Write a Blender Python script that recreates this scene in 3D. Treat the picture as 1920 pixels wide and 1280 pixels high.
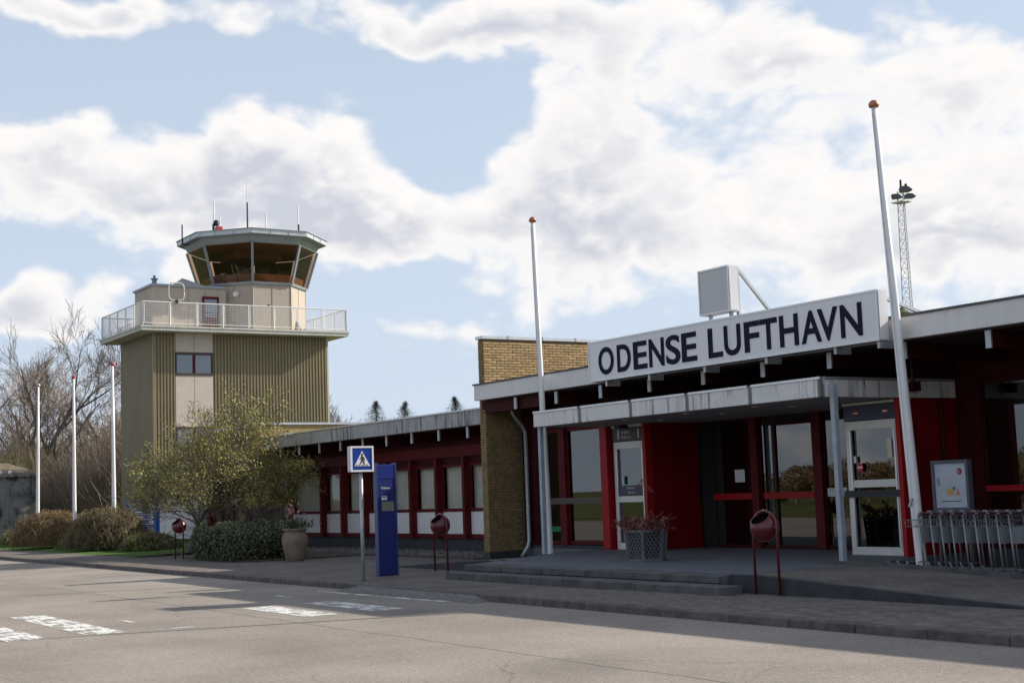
import bpy, math, random
import numpy as np
from mathutils import Vector, Matrix
random.seed(7)
R_ = math.radians
S = bpy.context.scene
COL = S.collection
for o in list(bpy.data.objects): bpy.data.objects.remove(o)

# ------------------------------------------------------------------ camera
YAW, PITCH, ROLL = R_(57.267), R_(6.138), R_(-2.062)
fw = Vector((-math.sin(YAW)*math.cos(PITCH), math.cos(YAW)*math.cos(PITCH), math.sin(PITCH)))
rt0 = Vector((math.cos(YAW), math.sin(YAW), 0)); up0 = rt0.cross(fw)
rt = rt0*math.cos(ROLL)+up0*math.sin(ROLL); up = -rt0*math.sin(ROLL)+up0*math.cos(ROLL)
cam = bpy.data.objects.new('camera', bpy.data.cameras.new('camera')); COL.objects.link(cam)
cam.data.sensor_width = 36; cam.data.lens = 2640.9/1920*36
cam.data.clip_start = .1; cam.data.clip_end = 6000
cam.matrix_world = Matrix(((rt.x, up.x, -fw.x, 0), (rt.y, up.y, -fw.y, 0), (rt.z, up.z, -fw.z, 1.62), (0, 0, 0, 1)))
S.camera = cam
S.render.resolution_x, S.render.resolution_y = 1024, 682

# ------------------------------------------------------------------ light
SUN = Vector((.25, 1, .585)).normalized()          # towards the sun: behind the terminal, a little to the right
EL = math.asin(SUN.z)
sun = bpy.data.objects.new('sun', bpy.data.lights.new('sun', 'SUN')); COL.objects.link(sun)
sun.data.energy = 5.0; sun.data.angle = R_(.53); sun.data.color = (1, .93, .82)
sun.rotation_euler = (-SUN).to_track_quat('-Z', 'Y').to_euler(); sun.location = (0, 0, 60)
vs = S.view_settings
vs.view_transform = 'Standard'; vs.look = 'None'; vs.exposure = 0.38; vs.gamma = 1; vs.use_curve_mapping = False

# ------------------------------------------------------------------ world: Nishita sky with cumulus
W = bpy.data.worlds.new('World'); S.world = W; W.use_nodes = True
wt = W.node_tree; wt.nodes.clear()
class NT:
    """tiny node-building helper"""
    def __init__(s, t): s.t = t; s.l = t.links
    def n(s, typ, **kw):
        x = s.t.nodes.new(typ)
        for k, v in kw.items(): setattr(x, k, v)
        return x
    def put(s, sock, v):
        if v is None: return
        if isinstance(v, bpy.types.NodeSocket): s.l.new(v, sock)
        else:
            if isinstance(v, tuple) and len(v) == 4 and sock.type == 'VECTOR': v = v[:3]
            sock.default_value = v
    def m(s, op, a, b=None, c=None, clamp=False):
        x = s.n('ShaderNodeMath', operation=op, use_clamp=clamp)
        s.put(x.inputs[0], a); s.put(x.inputs[1], b); s.put(x.inputs[2], c)
        return x.outputs[0]
    def v(s, op, a, b=None, out=0):
        x = s.n('ShaderNodeVectorMath', operation=op); s.put(x.inputs[0], a); s.put(x.inputs[1], b)
        return x.outputs[out]
    def mix(s, f, a, b):
        x = s.n('ShaderNodeMix', data_type='RGBA'); s.put(x.inputs[0], f); s.put(x.inputs[6], a); s.put(x.inputs[7], b)
        return x.outputs[2]
    def mr(s, val, a, b, c=0., d=1., smooth=True):
        x = s.n('ShaderNodeMapRange'); x.interpolation_type = 'SMOOTHSTEP' if smooth else 'LINEAR'
        s.put(x.inputs[0], val)
        for i, q in enumerate((a, b, c, d)): x.inputs[i+1].default_value = q
        return x.outputs[0]
    def n_col(s, vec, scale):
        x = s.n('ShaderNodeTexNoise'); s.put(x.inputs['Vector'], vec); x.inputs['Scale'].default_value = scale; x.inputs['Detail'].default_value = 3; return x.outputs['Color']
    def noise(s, vec, scale, detail=4, rough=.55, dist=0.):
        x = s.n('ShaderNodeTexNoise'); s.put(x.inputs['Vector'], vec)
        x.inputs['Scale'].default_value = scale; x.inputs['Detail'].default_value = detail
        x.inputs['Roughness'].default_value = rough; x.inputs['Distortion'].default_value = dist
        return x.outputs['Fac']
def px_dir(x, y):
    d = fw+rt*((x-960)/2640.9)-up*((y-640)/2640.9); return d.normalized()
# cumulus banks of the view: centre and half size (in the photograph's pixels, turned into azimuth and elevation), weight
BANKS = [(500,300,280,140,1.0),(700,400,230,110,.95),(330,430,330,120,.6),(30,270,140,120,1.0),(20,560,150,70,.9),(170,610,190,50,.45),
 (180,10,340,60,1.15),(1000,40,300,110,.95),(800,50,220,60,.75),(1130,190,150,150,.95),(1720,150,310,120,.9),(1420,100,120,120,.7),
 (1500,420,480,170,.8),(1080,400,190,120,.95),(1880,430,300,220,.65),(1000,560,120,50,.4),(760,620,190,50,.6),(1400,330,180,90,.35),(780,700,260,70,.4),
 (620,90,330,50,-.55),(820,240,120,110,-.6),(330,130,260,40,-.4),(110,470,130,40,-.4),(700,560,150,40,-.5),(1290,250,60,50,-.12),(1560,50,60,40,-.35)]
g = bpy.data.node_groups.new('cloud_noise', 'ShaderNodeTree')
g.interface.new_socket('Direction', in_out='INPUT', socket_type='NodeSocketVector')
g.interface.new_socket('Noise', in_out='OUTPUT', socket_type='NodeSocketFloat')
G = NT(g); gi = G.n('NodeGroupInput'); go = G.n('NodeGroupOutput')
sv = G.v('MULTIPLY', gi.outputs[0], (1, 1, 1.6))          # banks are wider than high
n1 = G.noise(sv, 7, 6, .55)
bil = lambda sc, d: G.m('ABSOLUTE', G.m('MULTIPLY', G.m('SUBTRACT', G.noise(sv, sc, d, .5), .5), 2.))     # rounded puffs with creases between
fb = G.m('ADD', G.m('MULTIPLY', G.m('SUBTRACT', n1, .5), 1.55), G.m('ADD', G.m('MULTIPLY', G.m('SUBTRACT', bil(16, 1), .22), .75), G.m('MULTIPLY', G.m('SUBTRACT', bil(42, 2), .22), .33)))
G.put(go.inputs[0], fb)
N = NT(wt)
tc = N.n('ShaderNodeTexCoord'); dv = N.v('NORMALIZE', tc.outputs['Generated'])
def cnoise(vec):
    x = N.n('ShaderNodeGroup'); x.node_tree = g; N.put(x.inputs[0], vec); return x.outputs[0]
sepw = N.n('ShaderNodeSeparateXYZ'); N.put(sepw.inputs[0], dv)
az = N.m('ARCTAN2', sepw.outputs[0], sepw.outputs[1]); el = N.m('ARCSINE', sepw.outputs[2])
cmb = N.n('ShaderNodeCombineXYZ'); N.put(cmb.inputs[0], az); N.put(cmb.inputs[1], el)
wob = N.n('ShaderNodeTexNoise'); N.put(wob.inputs['Vector'], dv); wob.inputs['Scale'].default_value = 11; wob.inputs['Detail'].default_value = 3
ae = N.v('ADD', cmb.outputs[0], N.v('MULTIPLY', N.v('SUBTRACT', wob.outputs['Color'], (.5, .5, .5)), (.12, .08, 0)))
tot = None
for (cx, cy, rx, ry, w) in BANKS:
    d0 = px_dir(cx, cy); d1 = px_dir(cx+rx, cy); d2 = px_dir(cx, cy-ry)
    A = lambda d: (math.atan2(d.x, d.y), math.asin(d.z))
    ra = math.dist(A(d0), A(d1)); re = math.dist(A(d0), A(d2))
    q = N.v('MULTIPLY', N.v('SUBTRACT', ae, (*A(d0), 0)), (1/ra, 1/re, 0))
    e = N.m('MULTIPLY', N.m('EXPONENT', N.m('MULTIPLY', N.v('DOT_PRODUCT', q, q, out=1), -1.)), w)
    tot = e if tot is None else N.m('ADD', tot, e)
    if w > .5:          # height within the bank: bright tops, grey-lavender bases
        hq = N.m('MULTIPLY', e, N.v('DOT_PRODUCT', q, (.25, 1, 0), out=1)); hsum = hq if (cx, cy) == BANKS[0][:2] else N.m('ADD', hsum, hq)
# away from the banks listed above the sky goes on with the same broken cover
inview = N.mr(N.v('DOT_PRODUCT', dv, tuple(fw), out=1), .86, .93)
base = N.m('ADD', N.m('MULTIPLY', tot, inview), N.m('MULTIPLY', N.m('SUBTRACT', 1., inview), .40))
light_off = (rt*.55+up*.85).normalized()*.020
C0 = cnoise(dv); C1 = cnoise(N.v('ADD', dv, tuple(light_off)))
D0 = N.m('SUBTRACT', N.m('ADD', base, C0), .5)
sky = N.n('ShaderNodeTexSky', sky_type='NISHITA'); sky.sun_disc = False
sky.sun_elevation = EL; sky.sun_rotation = math.atan2(SUN.x, SUN.y)
sky.air_density = 1.0; sky.dust_density = 2.0; sky.ozone_density = 1.5
N.put(sky.inputs[0], dv)
skyc = N.v('MULTIPLY', sky.outputs[0], (.13, .13, .13))
haze = N.mr(sepw.outputs[2], .0, .8, .95, .30, smooth=False)
blue = N.mix(haze, skyc, (.67, .775, .93, 1))
thick = N.mr(D0, .10, .80)
lit = N.mr(N.m('ADD', N.m('SUBTRACT', C0, C1), N.m('MULTIPLY', N.m('MULTIPLY', hsum, inview), .62)), -.26, .50)
shade = N.m('MULTIPLY', thick, N.m('SUBTRACT', 1.05, lit))
ccol = N.mix(shade, (1.04, 1.01, .985, 1), (.63, .655, .735, 1))
alpha = N.mr(D0, -.16, .30)
final = N.mix(N.m('MULTIPLY', alpha, .97), blue, ccol)
bg = N.n('ShaderNodeBackground'); N.put(bg.inputs[0], final); bg.inputs[1].default_value = .76
W.cycles.sampling_method = 'NONE'
wo = N.n('ShaderNodeOutputWorld'); N.put(wo.inputs[0], bg.outputs[0])

# ------------------------------------------------------------------ materials
MATS = {}
def mat(name, col, rough=.6, metal=0., var=.0, vscale=3., spec=.5, bump=0., bscale=40., fn=None, coat=0.):
    if name in MATS: return MATS[name]
    m = bpy.data.materials.new(name); m.use_nodes = True
    t = NT(m.node_tree); b = m.node_tree.nodes['Principled BSDF']
    b.inputs['Roughness'].default_value = rough; b.inputs['Metallic'].default_value = metal
    b.inputs['Specular IOR Level'].default_value = spec; b.inputs['Coat Weight'].default_value = coat
    c4 = (*col, 1)
    geo = t.n('ShaderNodeNewGeometry'); P = geo.outputs['Position']
    out = c4
    if var:
        f = t.noise(P, vscale, 6, .6)
        out = t.mix(t.mr(f, .3, .7), tuple(c*(1-var) for c in col)+(1,), tuple(min(1, c*(1+var)) for c in col)+(1,))
    if fn: out = fn(t, P, out, b)
    t.put(b.inputs['Base Color'], out)
    if bump:
        bp = t.n('ShaderNodeBump'); bp.inputs['Strength'].default_value = bump; bp.inputs['Distance'].default_value = .01
        t.put(bp.inputs['Height'], t.noise(P, bscale, 5)); t.put(b.inputs['Normal'], bp.outputs[0])
    MATS[name] = m
    return m
def per_object(amount):
    def fn(t, P, out, b):
        oi = t.n('ShaderNodeObjectInfo'); hs = t.n('ShaderNodeHueSaturation')
        t.put(hs.inputs['Color'], out); t.put(hs.inputs['Value'], t.mr(oi.outputs['Random'], 0, 1, 1-amount, 1+amount, smooth=False))
        return hs.outputs[0]
    return fn
def f_asphalt(t, P, out, b):
    big = t.mr(t.noise(P, .35, 5, .6), .3, .7, .82, 1.14)
    fine = t.mr(t.noise(P, 55, 3, .7), .32, .68, .72, 1.3)
    sp = t.n('ShaderNodeTexVoronoi'); t.put(sp.inputs['Vector'], P); sp.inputs['Scale'].default_value = 70
    chips = t.mr(sp.outputs['Color'], .82, .97)
    mid = t.mr(t.noise(P, 16, 3, .7), .3, .7, .86, 1.14)
    k = t.m('MULTIPLY', big, t.m('MULTIPLY', fine, mid))
    cb = t.n('ShaderNodeCombineXYZ'); [t.put(cb.inputs[i], k) for i in range(3)]
    c = t.v('MULTIPLY', out, cb.outputs[0])
    c = t.mix(t.m('MULTIPLY', chips, .45), c, (.62, .57, .50, 1))
    # construction joints and a wandering crack
    s = t.n('ShaderNodeSeparateXYZ'); t.put(s.inputs[0], P)
    wob_ = t.m('MULTIPLY', t.m('SUBTRACT', t.noise(P, .8, 4), .5), .22)
    for y0, wd in ((7.85, .018), (2.2, .02)):
        d = t.m('ABSOLUTE', t.m('SUBTRACT', t.m('ADD', s.outputs[1], wob_), y0))
        c = t.mix(t.m('MULTIPLY', t.mr(d, wd*.4, wd, 1., 0.), .75), c, (.045, .042, .04, 1))
    vc = t.n('ShaderNodeTexVoronoi', feature='DISTANCE_TO_EDGE'); t.put(vc.inputs['Vector'], t.v('ADD', P, t.v('MULTIPLY', t.n_col(P, 1.3), (.5, .5, 0)))); vc.inputs['Scale'].default_value = .42
    crack = t.m('MULTIPLY', t.mr(vc.outputs['Distance'], .002, .007, 1., 0.), t.mr(t.noise(P, .25, 2), .50, .60))
    c = t.mix(t.m('MULTIPLY', crack, .30), c, (.05, .047, .044, 1))
    oil = t.mr(t.noise(P, 1.7, 4, .6), .66, .76)
    c = t.mix(t.m('MULTIPLY', oil, .35), c, (.08, .075, .07, 1))
    tar = t.mr(t.noise(P, .22, 3, .5, .6), .60, .66)
    c = t.mix(t.m('MULTIPLY', tar, .18), c, (.09, .085, .08, 1))
    return c
asphalt = mat('worn_asphalt', (.264, .230, .200), .9, bump=.5, bscale=60, fn=f_asphalt, spec=.2)
def f_paint(t, P, out, b):
    return t.mix(t.mr(t.noise(P, 30, 4), .4, .7), out, (.50, .49, .46, 1))
def worn_paint():
    m = bpy.data.materials.new('worn_road_paint'); m.use_nodes = True; t = NT(m.node_tree); b = m.node_tree.nodes['Principled BSDF']
    P = t.n('ShaderNodeNewGeometry').outputs['Position']
    b.inputs['Roughness'].default_value = .7
    t.put(b.inputs['Base Color'], t.mix(t.mr(t.noise(P, 25, 4), .35, .75), (.78, .77, .73, 1), (.5, .48, .44, 1)))
    st = t.v('MULTIPLY', P, (1.6, 15, 1))
    f = t.m('ADD', t.m('MULTIPLY', t.noise(st, 1.2, 6, .65), .6), t.m('MULTIPLY', t.noise(P, 3.1, 3), .4))
    a = t.mr(f, .465, .585)
    tr = t.n('ShaderNodeBsdfTransparent'); mx = t.n('ShaderNodeMixShader')
    t.put(mx.inputs[0], a); t.put(mx.inputs[1], b.outputs[0]); t.put(mx.inputs[2], tr.outputs[0])
    t.put(m.node_tree.nodes['Material Output'].inputs[0], mx.outputs[0])
    return m
roadpaint = worn_paint()
def f_streak(amount, dark=(.05, .048, .045, 1), lo=.52, hi=.75):
    def fn(t, P, out, b):
        st = t.v('MULTIPLY', P, (9, 9, .55))
        s1 = t.mr(t.noise(st, 1.0, 5, .65), lo, hi)
        s2 = t.mr(t.noise(P, .5, 3), .42, .62)
        f = t.m('MULTIPLY', t.m('MULTIPLY', s1, s2), amount)
        c = t.mix(f, out, dark)
        blot = t.mr(t.noise(P, 6, 6, .7), .60, .72)
        return t.mix(t.m('MULTIPLY', blot, amount*.35), c, dark)
    return fn
grassM = mat('lawn', (.065, .12, .022), .9, var=.35, vscale=1.2, bump=.8, bscale=60, spec=.1)
fieldM = mat('field_grass', (.10, .105, .035), .95, var=.3, vscale=.15, spec=.1)
pave = mat('pavement_base', (.10, .088, .075), .9, var=.25, vscale=4, spec=.2)
paverM = mat('paver_brick', (.165, .140, .121), .88, var=.22, vscale=5, bump=.4, bscale=90, spec=.25, fn=per_object(.16))
def f_pavers(t, P, out, b):
    bt = t.n('ShaderNodeTexBrick'); t.put(bt.inputs['Vector'], P)
    bt.inputs['Color1'].default_value = (.19, .162, .138, 1); bt.inputs['Color2'].default_value = (.15, .13, .114, 1); bt.inputs['Mortar'].default_value = (.085, .077, .07, 1)
    bt.inputs['Scale'].default_value = 1; bt.inputs['Brick Width'].default_value = .21; bt.inputs['Row Height'].default_value = .105; bt.inputs['Mortar Size'].default_value = .006
    k = t.mr(t.noise(P, .9, 6, .65), .3, .7, .78, 1.15)
    cb = t.n('ShaderNodeCombineXYZ'); [t.put(cb.inputs[i], k) for i in range(3)]
    return t.v('MULTIPLY', bt.outputs[0], cb.outputs[0])
paveFar = mat('far_pavers', (.2, .18, .16), .9, fn=f_pavers, spec=.2)
kerbM = mat('kerb_stone', (.108, .09, .08), .85, var=.3, vscale=6, bump=.4, fn=per_object(.12))
slabM = mat('terrace_paving', (.115, .12, .132), .65, var=.14, vscale=2.5, bump=.2, bscale=120)
slabE = mat('step_stone', (.085, .08, .08), .8, var=.3, vscale=3, bump=.4, fn=per_object(.10))
soilM = mat('planting_bed_soil', (.07, .055, .04), .95, var=.4, vscale=9, bump=1., bscale=30)
whiteF = mat('fascia_white', (.70, .68, .665), .55, var=.05, vscale=2, fn=f_streak(.42, (.22, .2, .19, 1)))
whiteC = mat('canopy_white', (.68, .655, .635), .55, var=.05, vscale=2, fn=f_streak(1.2, (.13, .12, .11, 1), .50, .66))
greyF = mat('wing_fascia', (.40, .395, .385), .7, var=.1, vscale=2, fn=f_streak(1.1, (.06, .057, .05, 1), .47, .64))
capM = mat('roof_cap_felt', (.10, .095, .095), .75, var=.2)
roofM = mat('roof_felt', (.09, .085, .085), .9, var=.3, vscale=.7)
soffM = mat('canopy_soffit', (.30, .29, .285), .7, var=.05)
darkS = mat('roof_soffit_boards', (.03, .011, .011), .8, var=.2)
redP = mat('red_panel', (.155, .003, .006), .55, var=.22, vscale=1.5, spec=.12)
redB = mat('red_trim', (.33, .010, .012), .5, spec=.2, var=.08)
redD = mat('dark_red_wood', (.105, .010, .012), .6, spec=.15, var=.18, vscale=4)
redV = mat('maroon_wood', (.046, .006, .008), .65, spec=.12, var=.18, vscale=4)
white = mat('white_panel', (.70, .67, .66), .55, var=.05, vscale=1.5)
whiteP = mat('white_pole_paint', (.80, .78, .77), .35, var=.04, vscale=2)
alum = mat('aluminium', (.62, .62, .63), .38, .75, var=.05)
doorW = mat('door_aluminium', (.60, .585, .55), .42, .25, var=.05)
galv = mat('galvanised_steel', (.42, .44, .46), .48, .55, var=.14, vscale=8)
paintG = mat('grey_post_paint', (.33, .37, .41), .5, var=.12, vscale=4)
plinM = mat('plinth_dark', (.035, .036, .042), .8, var=.25)
black = mat('black_metal', (.012, .012, .014), .5)
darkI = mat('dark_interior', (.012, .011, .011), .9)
brickM = mat('yellow_brick', (.42, .285, .135), .85, var=.2, vscale=14, bump=.6, bscale=60, fn=per_object(.20))
brickS = mat('yellow_brick_shaded', (.25, .175, .075), .85, var=.3, vscale=9, bump=.6, bscale=60)  # same brick as brickM, its colour darkened for the faces in shade
mortar = mat('mortar', (.17, .12, .065), .95, var=.2, vscale=10)
olive = mat('olive_cladding', (.235, .190, .105), .5, var=.08, vscale=.8, fn=f_streak(.5, (.085, .068, .036, 1)))
concP = mat('tower_white_panel', (.55, .475, .405), .7, var=.06, fn=f_streak(.45, (.23, .20, .16, 1)))
beige = mat('tower_beige', (.42, .355, .285), .6, var=.06, vscale=.8, fn=f_streak(.25, (.22, .18, .14, 1)))
slabT = mat('balcony_slab', (.50, .49, .43), .7, var=.1, fn=f_streak(.4, (.22, .21, .18, 1)))
greyM = mat('cab_grey_metal', (.30, .33, .35), .45, .25, var=.08)
cabR = mat('cab_roof_fascia', (.50, .52, .52), .4, .45, var=.1, vscale=2)
brownI = mat('cab_interior_brown', (.19, .08, .04), .7, var=.35, vscale=1.2)
deskM = mat('cab_desk', (.20, .10, .05), .6, var=.2)
cream = mat('curtain', (.80, .785, .74), .85, var=.06, vscale=2)
def glass(name, tint, refl, gcol=(1, 1, 1)):
    m = bpy.data.materials.new(name); m.use_nodes = True; t = NT(m.node_tree); m.node_tree.nodes.remove(m.node_tree.nodes['Principled BSDF'])
    tr = t.n('ShaderNodeBsdfTransparent'); tr.inputs[0].default_value = (*tint, 1)
    gl = t.n('ShaderNodeBsdfGlossy'); gl.inputs['Roughness'].default_value = .008; gl.inputs[0].default_value = (*gcol, 1)
    fr_ = t.n('ShaderNodeFresnel'); fr_.inputs[0].default_value = refl; bf = t.n('ShaderNodeNewGeometry').outputs['Backfacing']
    fac = t.m('MULTIPLY', fr_.outputs[0], t.m('SUBTRACT', 1., bf))
    mx = t.n('ShaderNodeMixShader'); t.put(mx.inputs[0], fac); t.put(mx.inputs[1], tr.outputs[0]); t.put(mx.inputs[2], gl.outputs[0])
    t.put(m.node_tree.nodes['Material Output'].inputs[0], mx.outputs[0]); return m
glassT = glass('terminal_glass', (.42, .42, .42), 2.0)
glassW = glass('wing_glass', (.87, .87, .85), 1.5)
glassC = glass('cab_glass', (.66, .52, .42), 1.5)
blueT = mat('totem_blue', (.012, .022, .135), .35, var=.04)
blueS = mat('sign_blue', (.010, .045, .27), .3)
navy = mat('navy_sign', (.022, .028, .075), .4)
letter = mat('letter_dark_blue', (.016, .014, .03), .8, spec=.15)
signW = mat('sign_face_white', (.75, .74, .76), .4, var=.02, vscale=.8)
boxW = mat('box_sign_grey', (.56, .55, .555), .45, var=.02)
green = mat('green_band', (.0, .16, .075), .5)
binM = mat('bin_red', (.10, .007, .013), .32, var=.12, vscale=6, coat=.3)
terra = mat('urn_clay', (.20, .145, .10), .7, var=.22, vscale=4, bump=.3, fn=f_streak(.35, (.15, .11, .08, 1)))
planterM = mat('planter_grey', (.105, .11, .118), .7, var=.2)
copper = mat('flagpole_knob', (.46, .17, .08), .35, .2)
knobR = mat('flagpole_knob_red', (.42, .03, .03), .4)
screenM = mat('display_window', (.19, .20, .15), .25)
barkM = mat('bark', (.15, .125, .105), .9, var=.3, vscale=3)
barkL = mat('bark_light', (.16, .12, .085), .9, var=.3, vscale=3)
twigM = mat('twig_brown', (.245, .19, .145), .9, var=.35, vscale=.6)
twigG = mat('twig_golden', (.19, .125, .06), .9, var=.35, vscale=1.2)
twigO = mat('twig_olive', (.15, .13, .05), .9, var=.35, vscale=.9)
leafY = mat('leaf_spring', (.28, .255, .055), .6, var=.4, vscale=1.5)
leafD = mat('leaf_hedge', (.075, .082, .034), .42, var=.45, vscale=5)
leafO = mat('leaf_orange', (.17, .11, .05), .7, var=.4, vscale=.5)
leafR = mat('leaf_red_brown', (.15, .04, .03), .6, var=.4, vscale=9)
pinkM = mat('flower_pink', (.45, .20, .22), .6, var=.2, vscale=9)
needle = mat('conifer_needle', (.022, .045, .025), .8, var=.35, vscale=.5)
def f_conc(t, P, out, b):
    c = f_streak(1.0, (.03, .028, .026, 1), .42, .66)(t, P, out, b)
    return t.mix(t.mr(t.noise(P, .9, 5, .6), .48, .58), c, (.05, .047, .042, 1))
bunkM = mat('weathered_concrete', (.22, .205, .195), .9, var=.2, fn=f_conc, bump=.4)
rubber = mat('rubber', (.02, .02, .02), .7)
yellow = mat('poster_yellow', (.55, .33, .08), .5)
posterW = mat('poster_white', (.42, .45, .52), .35, var=.08, vscale=3)

# ------------------------------------------------------------------ mesh helpers
class MB:
    def __init__(s): s.v = []; s.f = []
    def add(s, vs, fs):
        k = len(s.v); s.v += [tuple(p) for p in vs]; s.f += [tuple(i+k for i in f) for f in fs]; return s
    def box(s, x0, x1, y0, y1, z0, z1):
        return s.add([(x0,y0,z0),(x1,y0,z0),(x1,y1,z0),(x0,y1,z0),(x0,y0,z1),(x1,y0,z1),(x1,y1,z1),(x0,y1,z1)],
                     [(0,3,2,1),(4,5,6,7),(0,1,5,4),(1,2,6,5),(2,3,7,6),(3,0,4,7)])
    def bbox(s, x0, x1, y0, y1, z0, z1, c=.01):
        """box with chamfered edges"""
        vs = []; idx = {}
        def V(p):
            if p not in idx: idx[p] = len(vs); vs.append(p)
            return idx[p]
        X, Y, Z = (x0, x1), (y0, y1), (z0, z1)
        c = min(c, abs(x1-x0)/3, abs(y1-y0)/3, abs(z1-z0)/3)
        def P(i, j, k, ax):
            q = [X[i], Y[j], Z[k]]; sg = (1 if i == 0 else -1, 1 if j == 0 else -1, 1 if k == 0 else -1)
            for a in range(3):
                if a != ax: q[a] += sg[a]*c
            return V((*[round(t, 5) for t in q], ax))
        F = []
        for ax in range(3):
            for sd in (0, 1):
                o = [a for a in range(3) if a != ax]; ring = []
                for u_, v_ in ((0,0),(1,0),(1,1),(0,1)):
                    t = [0,0,0]; t[ax] = sd; t[o[0]] = u_; t[o[1]] = v_; ring.append(P(*t, ax))
                if (sd == 0) != (ax == 1): ring.reverse()
                F.append(ring)
        for ax in range(3):
            o = [a for a in range(3) if a != ax]
            for u_ in (0, 1):
                for v_ in (0, 1):
                    t0 = [0,0,0]; t0[o[0]] = u_; t0[o[1]] = v_; t1 = list(t0); t1[ax] = 1
                    F.append([P(*t0, o[0]), P(*t1, o[0]), P(*t1, o[1]), P(*t0, o[1])])
        for i in (0,1):
            for j in (0,1):
                for k in (0,1): F.append([P(i,j,k,0), P(i,j,k,1), P(i,j,k,2)])
        return s.add([p[:3] for p in vs], F)
    def prism(s, poly, axis, a, b):
        """poly: 2-D outline; axis: extrusion axis index; other two axes in order"""
        n = len(poly); o = [i for i in range(3) if i != axis]; vs = []
        for t in (a, b):
            for p in poly:
                q = [0,0,0]; q[axis] = t; q[o[0]] = p[0]; q[o[1]] = p[1]; vs.append(q)
        return s.add(vs, [tuple(range(n))[::-1], tuple(range(n, 2*n))]+[(i, (i+1) % n, n+(i+1) % n, n+i) for i in range(n)])
    def tube(s, pts, rad, n=8, cap=True):
        pts = [Vector(p) for p in pts]; rad = rad if hasattr(rad, '__len__') else [rad]*len(pts)
        vs = []; fs = []; prev = None
        for i, p in enumerate(pts):
            d = (pts[min(i+1, len(pts)-1)]-pts[max(i-1, 0)])
            d = d.normalized() if d.length > 1e-9 else Vector((0,0,1))
            a = prev if prev is not None else (Vector((1,0,0)) if abs(d.x) < .9 else Vector((0,1,0)))
            a = (a-d*a.dot(d)).normalized(); b = d.cross(a); prev = a
            for k in range(n):
                t = 2*math.pi*k/n; vs.append(p+(a*math.cos(t)+b*math.sin(t))*rad[i])
        for i in range(len(pts)-1):
            for k in range(n): fs.append((i*n+k, i*n+(k+1) % n, (i+1)*n+(k+1) % n, (i+1)*n+k))
        if cap: fs += [tuple(range(n))[::-1], tuple(range((len(pts)-1)*n, len(pts)*n))]
        return s.add(vs, fs)
    def lathe(s, prof, c=(0,0,0), n=24):
        vs = []; fs = []
        for r, z in prof:
            for k in range(n): vs.append((c[0]+r*math.cos(2*math.pi*k/n), c[1]+r*math.sin(2*math.pi*k/n), c[2]+z))
        for i in range(len(prof)-1):
            for k in range(n): fs.append((i*n+k, i*n+(k+1) % n, (i+1)*n+(k+1) % n, (i+1)*n+k))
        fs += [tuple(range(n))[::-1], tuple(range((len(prof)-1)*n, len(prof)*n))]
        return s.add(vs, fs)
    def beam(s, p, q, w, h):
        """rectangular bar from p to q"""
        p, q = Vector(p), Vector(q); d = (q-p).normalized(); a = d.cross(Vector((0,0,1)))
        a = Vector((1,0,0)) if a.length < 1e-6 else a.normalized(); b = a.cross(d)
        vs = [t+a*i*w/2+b*j*h/2 for t in (p, q) for i, j in ((-1,-1),(1,-1),(1,1),(-1,1))]
        return s.add(vs, [(0,1,2,3),(7,6,5,4),(0,4,5,1),(1,5,6,2),(2,6,7,3),(3,7,4,0)])
    def mesh(s, name, m, off=(0,0,0), smooth=False):
        me = bpy.data.meshes.new(name); ox, oy, oz = off
        me.from_pydata([(x-ox, y-oy, z-oz) for x, y, z in s.v], [], s.f)
        me.materials.append(m)
        if smooth: me.shade_smooth()
        me.update(); return me
def ring(x0, x1, y0, y1, z0, z1, l, r, b, t):
    """rectangular frame in the xz plane, one closed mesh; l r b t are the bar widths"""
    o_ = [(x0,z0),(x1,z0),(x1,z1),(x0,z1)]; i_ = [(x0+l,z0+b),(x1-r,z0+b),(x1-r,z1-t),(x0+l,z1-t)]; m = MB()
    for y in (y0, y1): m.v += [(x, y, z) for x, z in o_]+[(x, y, z) for x, z in i_]
    for k in range(4):
        n = (k+1) % 4
        m.f += [(k, n, 4+n, 4+k), (8+k, 12+k, 12+n, 8+n), (k, 8+k, 8+n, n), (4+k, 4+n, 12+n, 12+k)]
    return m
def wloc(o):
    v = Vector(o.location)
    while o.parent: o = o.parent; v += Vector(o.location)
    return v
def part(name, mb, m, parent, label=None, smooth=False, kind=None, fix=True):
    if fix: import_fix(mb)
    o = bpy.data.objects.new(name, mb.mesh(name, m, wloc(parent) if parent else (0,0,0), smooth)); COL.objects.link(o)
    if parent: o.parent = parent
    if label: o['label'] = label
    if kind: o['kind'] = kind
    return o
def import_fix(mb): pass
def bx(name, m, parent, *b, **kw):
    return part(name, MB().box(*b), m, parent, **kw)
def bb(name, m, parent, *b, c=.01, **kw):
    return part(name, MB().bbox(*b, c=c), m, parent, **kw)
def tag(o, label, cat, group=None):
    o['label'] = label; o['category'] = cat
    if group: o['group'] = group
    return o
def thing(name, label, cat, loc=(0,0,0), group=None):
    o = bpy.data.objects.new(name, None); COL.objects.link(o); o.location = loc; o.empty_display_size = .2
    return tag(o, label, cat, group)
def struct(o): o['kind'] = 'structure'; return o
def copy_tree(o, parent=None):
    c = o.copy(); COL.objects.link(c)
    if parent: c.parent = parent
    for ch in list(o.children): copy_tree(ch, c)
    return c
def share(name, me, parent, loc):
    o = bpy.data.objects.new(name, me); COL.objects.link(o); o.location = loc
    if parent: o.parent = parent
    return o
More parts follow.
